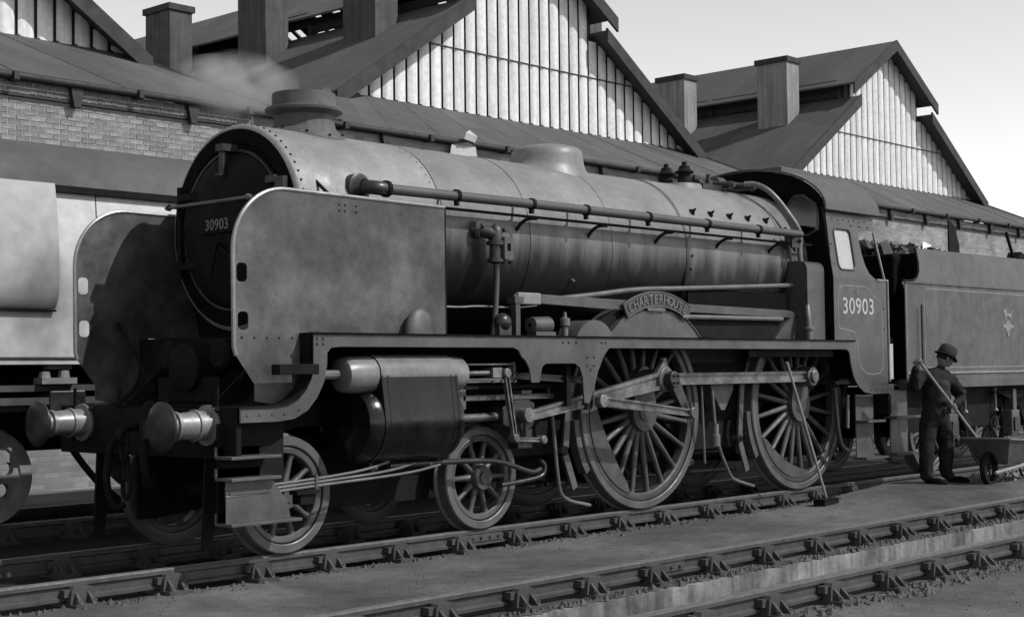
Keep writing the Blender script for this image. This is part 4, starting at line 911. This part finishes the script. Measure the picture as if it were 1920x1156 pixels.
# ================================================================== TENDER
TEN = thing('tender', 'grey lined locomotive tender with small lion emblem coupled behind the cab', 'tender', (13, 0, 0))
XT0, XT1 = 9.66, 16.4
YT = 1.245
tt = lambda x, z: max(0., z-2.52)*.22
lowt = [(XT0, 1.275), (XT1, 1.275), (XT1, 2.52), (9.62, 2.52), (9.60, 2.49), (9.66, 2.40)]
uppt = [(9.62, 2.52), (XT1, 2.52), (XT1, 2.985), (10.16, 2.965), (10.15, 2.78), (10.11, 2.66), (10.03, 2.58), (9.92, 2.535), (9.80, 2.522)]
for s in (-1, 1):
    yo = s*YT
    m = MB().plate(lowt, yo, yo-s*.01); m.plate(uppt, yo, yo-s*.01, lambda x, z: -s*tt(x, z))
    side = part('side_sheet', m, 'tender', TEN)
    part('front_edge', MB().tube([(x, yo-s*.005-s*tt(x, z), z) for x, z in [(10.16, 2.965), (10.15, 2.78), (10.11, 2.66), (10.03, 2.58), (9.92, 2.535), (9.80, 2.522), (9.62, 2.52)]], .016, 6), 'dark', side, smooth=True)
    lm = MB(); rr = rrect(10.18, 16.1, 1.42, 2.44, .10)
    for (xa, za), (xb, zb) in zip(rr, rr[1:]+rr[:1]): lm.bar((xa, yo+s*.001, za), (xb, yo+s*.001, zb), .014, .002, (0, 1, 0))
    part('lining', lm, 'lining', side)['kind'] = 'stuff'
    part('beading', MB().tube([(9.66, yo+s*.004, 2.50), (XT1, yo+s*.004, 2.515)], .012, 6), 'tender', side)
    part('bottom_beading', MB().tube([(XT0, yo+s*.006, 1.345), (XT1, yo+s*.006, 1.345)], .016, 6), 'lining', side)
    part('handrail', MB().tube([(9.64, yo+s*.02, 2.48), (9.64, yo+s*.02, 1.30)], .014, 8), 'bead', side, smooth=True)
    part('grab_rail', MB().tube([(10.02, yo+s*.045, 2.22), (10.02, yo+s*.045, 1.42)], .016, 8), 'pipe', side, smooth=True)
    # emblem: lion standing over a wheel, in pale outline
    em = MB(); X0 = 12.715
    kk = [0]
    def ep_(pts): kk[0] += 1; em.plate([(X0+x, z) for x, z in pts], yo+s*.0015, yo+s*(.0025+.0012*kk[0]))
    ep_(arc(0, 1.985, .085, 0, 360, 20)[:-1]); ep_([(-.16, 1.985-.025), (.16, 1.985-.025), (.19, 1.985), (.16, 1.985+.025), (-.16, 1.985+.025), (-.19, 1.985)])
    ep_([(-.12, 2.075), (-.09, 2.075), (-.085, 2.13), (.06, 2.12), (.07, 2.075), (.10, 2.075), (.105, 2.16), (.14, 2.2), (.13, 2.225), (.08, 2.17), (-.04, 2.17), (-.055, 2.215), (-.10, 2.235), (-.155, 2.21), (-.165, 2.175), (-.13, 2.16), (-.125, 2.12)])
    ep_([(-.06, 1.895), (.06, 1.895), (.03, 1.85), (0, 1.82), (-.03, 1.85)])
    part('emblem', em, 'lining', side)['kind'] = 'stuff'
    a, b = sorted((s*1.25, s*1.13)); part('footplate_edge', MB().box(9.66, XT1, a, b, 1.15, 1.268), 'tender', TEN, bevel=.006)
    rvm = MB()
    for k in range(4): rvm.dot((9.72+.09*k, s*1.25, 1.21), (0, s, 0), .013, .01)
    part('rivets', rvm, 'dark', TEN)['kind'] = 'stuff'
    # outside frame with cut-outs, axleboxes, springs
    top = [(9.75, .55), (9.75, 1.145), (16.3, 1.145), (16.3, .6)]; bot = []
    for xc in (15.05, 13.09, 11.13): bot += [(xc+.62, .60), (xc+.40, .86), (xc+.17, .86), (xc+.17, .42), (xc-.17, .42), (xc-.17, .86), (xc-.40, .86), (xc-.62, .60)]
    part('outside_frame', MB().plate(top+bot, s*1.02, s*.995), 'dark', TEN)
    for xc in (11.13, 13.09, 15.05):
        a, b = sorted((s*1.16, s*1.0)); ab = part('axlebox', MB().box(xc-.13, xc+.13, a, b, .46, .80), 'valance', TEN, bevel=.015)
        part('axlebox_lid', MB().box(xc-.09, xc+.09, min(s*1.185, s*1.165), max(s*1.185, s*1.165), .50, .70), 'oily', ab, bevel=.006)
        for k in range(6):
            L_ = .52-.07*k; a, b = sorted((s*1.13, s*1.03)); part('spring_leaf', MB().box(xc-L_, xc+L_, a, b, 1.055-.018*k, 1.07-.018*k), 'dark', ab)
        a, b = sorted((s*1.15, s*1.02)); part('spring_buckle', MB().box(xc-.06, xc+.06, a, b, .80, 1.10), 'valance', ab, bevel=.008)
        for e in (-.5, .5): part('spring_hanger', MB().tube([(xc+e, s*1.08, 1.12), (xc+e, s*1.08, .82)], .02, 8).dot((xc+e, s*1.08, .80), (0, 0, 1), .045, .04, 8), 'pale_pipe', ab)
    # steps
    st = part('tender_step', MB().box(9.50, 9.95, s*1.09, s*1.075, .33, 1.14), 'valance', TEN)
    for z in (.34, .80): part('tread', MB().box(9.36, 10.0, min(s*1.26, s*1.08), max(s*1.26, s*1.08), z-.015, z+.015), 'valance', st, bevel=.004)
for xc in (11.13, 13.09, 15.05): wheel_set(xc, .61, 'tender_wheel', 12, .13, TEN)
part('tank', MB().box(10.30, XT1-.02, -1.10, 1.10, 1.28, 2.56), 'dark', TEN)
part('tank_front', MB().box(10.15, 10.29, -1.15, 1.15, 1.28, 2.9), 'soot', TEN)
part('tender_locker', MB().box(9.95, 10.50, -.95, -.20, 2.30, 2.90), 'soot', TEN, bevel=.05)
part('locker_handle', MB().tube(smoothpath([(9.93, -.75, 2.90), (9.93, -.75, 2.97), (9.93, -.55, 2.97), (9.93, -.55, 2.90)]), .014, 6), 'dark', TEN)
part('brake_column', MB().tube([(9.72, -.98, 1.28), (9.72, -.98, 1.72)], .04, 10).ell((9.72, -.98, 1.76), .06, .06, .06, 12, 8), 'pipe', TEN, smooth=True)
part('rear_sheet', MB().box(XT1-.012, XT1+.004, -1.12, 1.12, 1.28, 2.96), 'tender', TEN)
part('underframe', MB().box(9.7, 16.3, -.98, .98, 1.0, 1.14).box(10.0, 16.2, -.5, .5, .5, 1.0), 'soot', TEN)
# coal
rnd = random.Random(21); co = MB()
for _ in range(900):
    x = 10.5+5.4*rnd.random(); y = rnd.uniform(-.98, .98); h = 2.78+.34*(1-(abs(y)/1.0)**2)*(1-.25*abs(x-12)/4)+.12*noise.noise((x*1.5, y*1.5, 2))
    r = .05+.09*rnd.random()**2; vs = []; z = h-.05+rnd.random()*.08
    if x > 12: z -= .20
    base = [Vector((rnd.gauss(0, 1), rnd.gauss(0, 1), rnd.gauss(0, 1))).normalized()*r*(.7+.5*rnd.random()) for _ in range(9)]
    bmx = bmesh.new(); [bmx.verts.new(v) for v in base]; res = bmesh.ops.convex_hull(bmx, input=bmx.verts[:]); bmx.verts.index_update()
    keep = [v for v in bmx.verts if v.link_faces]; ix = {v: i for i, v in enumerate(keep)}
    co.add([(v.co.x+x, v.co.y+y, v.co.z+z) for v in keep], [tuple(ix[v] for v in f.verts) for f in bmx.faces]); bmx.free()
co.box(10.45, 16.2, -1.0, 1.0, 2.58, 2.78)
tag(part('coal', co, 'coal', None), 'heap of lump coal in the tender', None, None, 'stuff')
fi = thing('fire_iron', 'dark pointed plate standing upright on the tender coal', 'fire iron', (12.15, -.75, 2.9))
part('blade', MB().plate([(11.95, 2.85), (12.28, 2.85), (12.28, 3.15), (12.12, 3.42), (11.96, 3.48)], -.75, -.73), 'dark', fi)
sh = thing('coal_shovel', 'small shovel lying with its handle up on the tender edge', 'shovel', (13.9, -.85, 2.9))
part('shaft', MB().tube([(13.62, -.85, 3.40), (13.85, -.85, 3.04)], .025, 8), 'dark', sh)
part('blade', MB().plate([(13.78, 2.97), (14.35, 2.95), (14.05, 3.08), (13.9, 3.12)], -.95, -.75), 'dark', sh)

# ================================================================== SLAB-SIDED ENGINE ON THE NEXT TRACK
BUL = thing('slab_sided_locomotive', 'pale slab-sided steam locomotive standing behind the black engine, front half seen', 'locomotive', (2, 4.1, 0))
yc = 4.1
sec = [(-1.35, 1.56), (-1.31, 3.27), (-1.27, 3.40), (-1.16, 3.56), (-.95, 3.70), (-.6, 3.82), (0, 3.88)]
secf = [(yc+y, z) for y, z in sec]+[(yc-y, z) for y, z in reversed(sec[:-1])]
cpr = [(1.29, 1.56), (1.325, 1.75), (1.345, 2.0), (1.35, 2.3), (1.345, 2.6), (1.33, 2.9), (1.30, 3.268)]
part('casing', MB().section([(yc-y, z) for y, z in cpr]+[(yc+y, z) for y, z in cpr[::-1]], -3.6, 8.6), 'casing', BUL, smooth=True, angle=30)
tops = [p for p in secf if p[1] >= 3.27]
part('casing_top', MB().section([(y, z+.002) for y, z in tops], -3.6, 8.6), 'casing_top', BUL, smooth=True, angle=30)
part('gutter_strip', MB().box(.0, 8.6, yc-1.36, yc-1.312, 3.235, 3.30), 'dark', BUL)
for x in (.55, 2.4, 4.3, 6.2): part('panel_seam', MB().tube([(x, yc-y, z) for y, z in cpr], .007, 6), 'casing_top', BUL)
part('lower_beading', MB().tube([(-3.6, yc-1.305, 1.62), (8.6, yc-1.305, 1.62)], .012, 6), 'valance', BUL)
for s in (-1, 1):
    a, b = sorted((yc+s*1.45, yc+s*1.435))
    dpr = [(1.37, 3.31), (1.41, 3.1), (1.445, 2.8), (1.46, 2.5), (1.455, 2.32), (1.435, 2.20), (1.40, 2.12), (1.37, 2.09)]
    dp = part('smoke_deflector', MB().section([(yc+s*y, z) for y, z in dpr]+[(yc+s*(y-.012), z) for y, z in dpr[::-1]], -3.6, .06), 'casing_panel', BUL, smooth=True, angle=30)
    part('deflector_edge', MB().box(-3.6, .06, min(yc+s*1.36, yc+s*1.40), max(yc+s*1.36, yc+s*1.40), 2.065, 2.085), 'dark', dp)
    part('deflector_stay', MB().box(-1.6, -1.5, min(yc+s*1.435, yc+s*1.36), max(yc+s*1.435, yc+s*1.36), 2.5, 2.56), 'dark', dp)
    part('slide_bar', MB().box(-.9, 1.5, min(yc+s*1.2, yc+s*1.05), max(yc+s*1.2, yc+s*1.05), 1.30, 1.36), 'valance', BUL)
    part('slide_bar', MB().box(-.9, 1.5, min(yc+s*1.2, yc+s*1.05), max(yc+s*1.2, yc+s*1.05), 1.17, 1.24), 'valance', BUL)
    part('cylinder', MB().lathe([(-2.2, .02), (-2.2, .34), (-1.1, .34), (-1.05, .2), (-.95, .06)], 'x', (0, yc+s*1.0, 1.15), 28), 'cylinder', BUL, smooth=True, angle=30)
    part('piston_rod', MB().tube([(-1.0, yc+s*1.0, 1.15), (.1, yc+s*1.0, 1.14)], .045, 10), 'steel', BUL, smooth=True)
    part('crosshead', MB().box(.1, .5, min(yc+s*1.22, yc+s*.95), max(yc+s*1.22, yc+s*.95), 1.0, 1.31), 'oily', BUL, bevel=.02)
    part('oil_box', MB().box(-.02, .36, min(yc+s*1.28, yc+s*1.12), max(yc+s*1.28, yc+s*1.12), 1.37, 1.43).lathe([(1.43, .06), (1.49, .05)], 'z', (.05, yc+s*1.2, 0), 10).lathe([(1.43, .06), (1.50, .05)], 'z', (.26, yc+s*1.2, 0), 10), 'bead', BUL)
    part('oil_box', MB().box(.1, .35, min(yc+s*1.2, yc+s*1.1), max(yc+s*1.2, yc+s*1.1), 1.51, 1.55), 'bead', BUL)
    part('connecting_rod', rod((.3, 1.13), (3.0, .95), .06, .08, yc+s*1.15, yc+s*1.08), 'steel', BUL)
part('underframe', MB().box(-3.5, 8.5, yc-.6, yc+.6, .7, 1.56), 'soot', BUL)
def disc_wheel(xc, R):
    ri = R-.13; o_ = arc(0, 0, ri, 0, 360, 40)[:-1]; holes = []
    for k in range(6):
        a = 60*k+20; cx, cz = ri*.62*math.cos(R_(a)), ri*.62*math.sin(R_(a)); holes.append(arc(cx, cz, ri*.21, 360, 0, 12)[:-1])
    d = MB().plate([o_]+holes, -.80, -.72); d.lathe([(-.86, .001), (-.86, .08), (-.72, .10)], 'y', n=20)
    dm_ = d.mesh('disc_wheel', 'buffer', False)
    ty = MB().lathe([(-.675, ri), (-.82, ri-.002), (-.82, R-.012), (-.808, R-.002), (-.712, R+.002), (-.70, R+.028), (-.685, R+.03), (-.675, R+.012), (-.675, ri)], 'y', n=48).mesh('tyre', 'buffer', True, 30)
    for s in (-1, 1):
        r = put(bpy.data.objects.new('disc_wheel', dm_), BUL, (xc, yc, R)); c = bpy.data.objects.new('tyre', ty); COL.objects.link(c); c.parent = r
        if s > 0: r.rotation_euler.z = math.pi
    part('axle', MB().lathe([(-.7, .08), (.7, .08)], 'y', (xc, yc, R), 12, caps=True), 'dark', BUL)
disc_wheel(-2.3, .47); disc_wheel(-.32, .47)
for x in (2.75, 4.9, 7.05): disc_wheel(x, .94)
part('steam_hose', MB().tube(smoothpath([(.35, yc-1.0, .9), (.5, yc-1.1, .6), (.75, yc-1.15, .3), (1.1, yc-1.1, .1)], 2), .035, 8), 'dark', BUL, smooth=True)

# ================================================================== RAKE LEANING ON THE ENGINE, WHEELBARROW
rk = thing('long_handled_rake', 'long pale pole with a dark hoe head leaning against the rear driving wheel', 'rake', (7.55, -1.28, -.1))
part('handle', MB().tube([(6.80, -1.27, 1.50), (7.46, -1.345, -.05)], .016, 8), 'wood', rk, smooth=True)
part('head', MB().box(7.30, 7.62, -1.42, -1.27, -.15, -.07).box(7.28, 7.66, -1.43, -1.26, -.07, -.058), 'dark', rk, bevel=.01)
wb = thing('wheelbarrow', 'metal wheelbarrow on the ash beside the man', 'wheelbarrow', (11.1, -2.2, -.05))
def tray(x0, x1, y0, y1, z0, z1, flare):
    b_ = [(x0+flare*1.8, y0+flare, z0), (x1-flare*1.2, y0+flare, z0), (x1-flare*1.2, y1-flare, z0), (x0+flare*1.8, y1-flare, z0)]
    t_ = [(x0, y0, z1+.07), (x1, y0, z1-.03), (x1, y1, z1-.03), (x0, y1, z1+.07)]
    k = .012; c = ((x0+x1)/2, (y0+y1)/2)
    sh_ = lambda p: (p[0]+(k if p[0] < c[0] else -k)*2, p[1]+(k if p[1] < c[1] else -k), p[2])
    bi = [(sh_(p)[0], sh_(p)[1], p[2]+k) for p in b_]; ti = [sh_(p) for p in t_]
    return MB().add(b_+t_+bi+ti, [(3, 2, 1, 0), (8, 9, 10, 11)]+[(i, (i+1) % 4, 4+(i+1) % 4, 4+i) for i in range(4)]+[(8+(i+1) % 4, 8+i, 12+i, 12+(i+1) % 4) for i in range(4)]+[(4+i, 4+(i+1) % 4, 12+(i+1) % 4, 12+i) for i in range(4)])
wz = -.03
part('tray', tray(9.82, 11.37, -2.50, -1.86, wz+.24, wz+.50, .17), 'barrow', wb, smooth=False)
part('tray_rim', MB().tube([(9.82, -2.50, wz+.57), (11.37, -2.50, wz+.47), (11.37, -1.86, wz+.47), (9.82, -1.86, wz+.57), (9.82, -2.50, wz+.57)], .014, 6), 'pale_pipe', wb)
for y in (-2.36, -2.0):
    part('shaft', MB().tube([(9.90, (y-2.18)/2, wz+.15), (10.42, y, wz+.21), (11.22, y, wz+.30), (12.22, y*1.02, wz+.42)], .022, 8), 'wood', wb)
    part('leg', MB().tube(smoothpath([(11.17, y, wz+.26), (11.24, y, wz+.10), (11.34, y, wz-.01), (11.47, y, wz+.03), (11.54, y, wz+.12)], 2), .016, 8), 'dark', wb)
bw_ = part('wheel', MB().lathe([(-.03, .155), (-.035, .19), (0, .205), (.035, .19), (.03, .155), (-.03, .155)], 'y', (9.92, -2.18, wz+.20), 28), 'dark', wb, smooth=True)
for k in range(5): a = 2*math.pi*k/5; part('spoke', MB().tube([(9.92, -2.18, wz+.20), (9.92+.16*math.cos(a), -2.18, wz+.20+.16*math.sin(a))], .01, 6), 'dark', bw_)

# ================================================================== THE MAN
def skin_body(name, verts, edges, radii, m, parent, root=0, sub=2):
    me = bpy.data.meshes.new(name); me.from_pydata(verts, edges, [])
    o = put(bpy.data.objects.new(name, me), parent); 
    md = o.modifiers.new('skin', 'SKIN'); md.use_smooth_shade = True; md.branch_smoothing = .3
    sv = me.skin_vertices[0].data
    for i, r in enumerate(radii): sv[i].radius = r if isinstance(r, tuple) else (r, r)
    for i in range(len(verts)): sv[i].use_root = (i == root)
    sb_ = o.modifiers.new('sub', 'SUBSURF'); sb_.levels = sub; sb_.render_levels = sub
    tx = bpy.data.textures.new('folds', 'CLOUDS'); tx.noise_scale = .09; tx.noise_depth = 2
    dsp = o.modifiers.new('folds', 'DISPLACE'); dsp.texture = tx; dsp.strength = .045; dsp.mid_level = .5
    me.materials.append(MATS[m]); return o
MAN = thing('person', 'man in a brimmed hat and dark work clothes shovelling beside the tender', 'person', (9.65, -1.6, -.03))
MX = -.17
gz0 = -.025
V = [(9.86, -1.60, .80), (9.86, -1.60, .98), (9.87, -1.60, 1.18), (9.89, -1.61, 1.30), (9.93, -1.64, 1.39), (9.96, -1.66, 1.44),          # 0-5 spine, neck
     (9.70, -1.50, 1.31), (9.44, -1.52, 1.16), (9.30, -1.62, 1.30), (9.25, -1.66, 1.44),                                        # 6-9 raised arm (his right)
     (10.08, -1.70, 1.29), (10.28, -1.76, 1.04), (10.10, -1.80, .97), (9.93, -1.81, .955),                                      # 10-13 lower arm
     (9.77, -1.55, .76), (9.70, -1.56, .42), (9.68, -1.55, .08), (9.66, -1.62, .03),                                            # 14-17 leg
     (9.96, -1.64, .76), (10.04, -1.66, .42), (10.06, -1.62, .08), (10.12, -1.70, .03)]                                          # 18-21 leg
V = [(x+MX, y, z) for x, y, z in V]
E_ = [(0, 1), (1, 2), (2, 3), (3, 4), (4, 5), (3, 6), (6, 7), (7, 8), (8, 9), (3, 10), (10, 11), (11, 12), (12, 13), (0, 14), (14, 15), (15, 16), (16, 17), (0, 18), (18, 19), (19, 20), (20, 21)]
Rr = [(.185, .15), (.19, .15), (.205, .155), (.17, .14), .07, .06, .10, .078, .062, .04, .10, .078, .062, .04, .122, .10, .09, .055, .122, .10, .09, .055]
body = skin_body('body', V, E_, Rr, 'cloth', MAN, sub=3)
sh_ = skin_body('shirt', [(9.69, -1.60, .90), (9.70, -1.605, 1.08), (9.71, -1.61, 1.20), (9.72, -1.62, 1.30)], [(0, 1), (1, 2), (2, 3)], [(.20, .165), (.21, .165), (.215, .165), (.17, .145)], 'shirt', MAN, sub=3)
# head with face, ears, hair, bowed towards the work
hd = MB(); hc = Vector((9.99+MX, -1.685, 1.525)); hd.ell((0, 0, 0), .098, .078, .118, 20, 14)
for i, v in enumerate(hd.v):
    x, y, z = v; k = 1-.25*max(0, -z/.118)**1.5; x *= k if x < 0 else 1-.12*max(0, -z/.118); y *= k; hd.v[i] = (x, y, z)
hd.ell((.10, 0, -.01), .022, .016, .03, 10, 6).ell((.085, 0, -.062), .018, .028, .010, 10, 6)
hd.ell((.0, .078, 0), .022, .012, .034, 10, 6).ell((.0, -.078, 0), .022, .012, .034, 10, 6)
for e in (-.03, .03): hd.ell((.086, e, .022), .012, .014, .008, 8, 6)
rotm = Matrix.Rotation(R_(-35), 4, 'Z') @ Matrix.Rotation(R_(28), 4, 'Y')
hd.v = [tuple(rotm @ Vector(v)+hc) for v in hd.v]
head = part('head', hd, 'skin', MAN, smooth=True, angle=80)
hr_ = MB().ell((-.012, 0, .012), .098, .083, .118, 18, 12, -.35); hr_.v = [tuple(rotm @ Vector(v)+hc) for v in hr_.v]; part('hair', hr_, 'cloth', head, smooth=True, angle=80)
ht = MB().lathe([(.035, .142), (.028, .147), (.034, .138), (.05, .112), (.12, .107), (.16, .10), (.178, .08), (.165, .03), (.155, .001)], 'z', n=28)
for i, v in enumerate(ht.v): ht.v[i] = (v[0]*1.08, v[1]*.95, v[2]+.02*(abs(v[1])/.17)**2*(1 if v[2] < .05 else 0))
ht.v = [tuple(rotm @ Vector(v)+hc) for v in ht.v]; hat = part('hat', ht, 'hat', MAN, smooth=True, angle=50)
hbn = MB().lathe([(.045, .116), (.075, .113)], 'z', n=28); hbn.v = [tuple(rotm @ Vector((v[0]*1.08, v[1]*.95, v[2]))+hc) for v in hbn.v]; part('hat_band', hbn, 'dark', hat, smooth=True)
# shovel shaft from raised hand to the barrow
A = Vector((9.06, -1.70, 1.53)); B = Vector((10.18, -1.97, .46)); D = (B-A).normalized()
shv = thing('long_shovel', 'long-handled shovel held by the man, its end in the wheelbarrow', 'shovel', tuple(A.lerp(B, .5)))
part('shaft', MB().tube([tuple(A), tuple(B)], .017, 10), 'wood', shv, smooth=True)
bl_ = MB().plate([(-.10, -.30), (.10, -.30), (.12, -.05), (.05, 0), (-.05, 0), (-.12, -.05)], -.004, .004); rot2 = D.to_track_quat('-Z', 'Y').to_matrix().to_4x4()
bl_.v = [tuple(rot2 @ Vector(v)+B) for v in bl_.v]; part('blade', bl_, 'barrow', shv)
def hand(c, wrist, m='skin'):
    """palm beside the shaft, fingers curled round it, thumb on the other side"""
    c = Vector(c); wv = Vector(wrist); n1 = (wv-c); n1 = (n1-D*n1.dot(D)).normalized(); n2 = D.cross(n1)
    h = part('hand', MB().bar(c+n1*.075-D*.0, c+n1*.022, .085, .034, n2), m, MAN, bevel=.014)
    for k, (ln_, off) in enumerate(((.9, -.032), (1.0, -.011), (.96, .011), (.8, .032))):
        pts = [c+D*off+(n1*math.cos(a)+n2*math.sin(a))*(.029*ln_+.002) for a in (R_(-35), R_(20), R_(75), R_(130), R_(185), R_(225))]
        part('finger', MB().tube(pts, [.0095, .0098, .0095, .009, .0085, .007], 8), m, h, smooth=True)
    pts = [c-D*.04+n1*.05, c-D*.03+n1*.02-n2*.03, c-D*.02-n1*.01-n2*.031, c-D*.012-n1*.028-n2*.016]
    part('thumb', MB().tube(pts, [.013, .012, .0105, .008], 8), m, h, smooth=True)
def onshaft(t): return A.lerp(B, t)
hand(onshaft(.03), V[9]); hand(onshaft(.56), V[13])
for nm, p_, d_ in (('boot', V[17], 1), ('boot', V[21], 1)):
    part('boot', MB().ell((p_[0]+.03, p_[1]-.06, gz0+.002), .062, .15, .085, 14, 8, 0.), 'soot', MAN, smooth=True)

# ================================================================== STEAM
def steam(name, c, r, dens, label, seed):
    mb = MB().ell((0, 0, 0), 1, 1, 1, 24, 16)
    mb.v = [tuple(Vector(v)*(1+.25*noise.noise(Vector(v)*1.6+Vector((seed, 0, 0))))) for v in mb.v]
    mb.v = [(c[0]+v[0]*r[0], c[1]+v[1]*r[1], c[2]+v[2]*r[2]) for v in mb.v]
    m = bpy.data.materials.new(name); m.use_nodes = True; MATS[name] = m; t = m.node_tree; N = t.nodes; L = t.links
    N.remove(N['Principled BSDF']); pv = N.new('ShaderNodeVolumePrincipled'); pv.inputs['Color'].default_value = (.9, .9, .9, 1); pv.inputs['Anisotropy'].default_value = .2
    tc = N.new('ShaderNodeTexCoord'); mp = N.new('ShaderNodeMapping'); mp.inputs['Location'].default_value = [-c[i]/r[i] for i in range(3)]; mp.inputs['Scale'].default_value = [1/r[i] for i in range(3)]
    L.new(tc.outputs['Object'], mp.inputs[0]); ln_ = N.new('ShaderNodeVectorMath'); ln_.operation = 'LENGTH'; L.new(mp.outputs[0], ln_.inputs[0])
    nz = N.new('ShaderNodeTexNoise'); nz.inputs['Scale'].default_value = 4.0; nz.inputs['Detail'].default_value = 4; L.new(tc.outputs['Object'], nz.inputs['Vector'])
    mr = N.new('ShaderNodeMapRange'); L.new(ln_.outputs['Value'], mr.inputs[0]); 
    for i, x in enumerate((1.0, .1, 0., dens)): mr.inputs[i+1].default_value = x
    mr2 = N.new('ShaderNodeMapRange'); L.new(nz.outputs['Fac'], mr2.inputs[0])
    for i, x in enumerate((.35, .65, .15, 1.5)): mr2.inputs[i+1].default_value = x
    mu = N.new('ShaderNodeMath'); mu.operation = 'MULTIPLY'; L.new(mr.outputs[0], mu.inputs[0]); L.new(mr2.outputs[0], mu.inputs[1])
    L.new(mu.outputs[0], pv.inputs['Density']); L.new(pv.outputs[0], N['Material Output'].inputs['Volume'])
    return tag(part(name, mb, name, None, smooth=True), label, None, None, 'stuff')
steam('steam', (.86, .9, 4.13), (.70, .5, .32), 3.2, 'wisp of steam drifting behind the chimney', 3.)
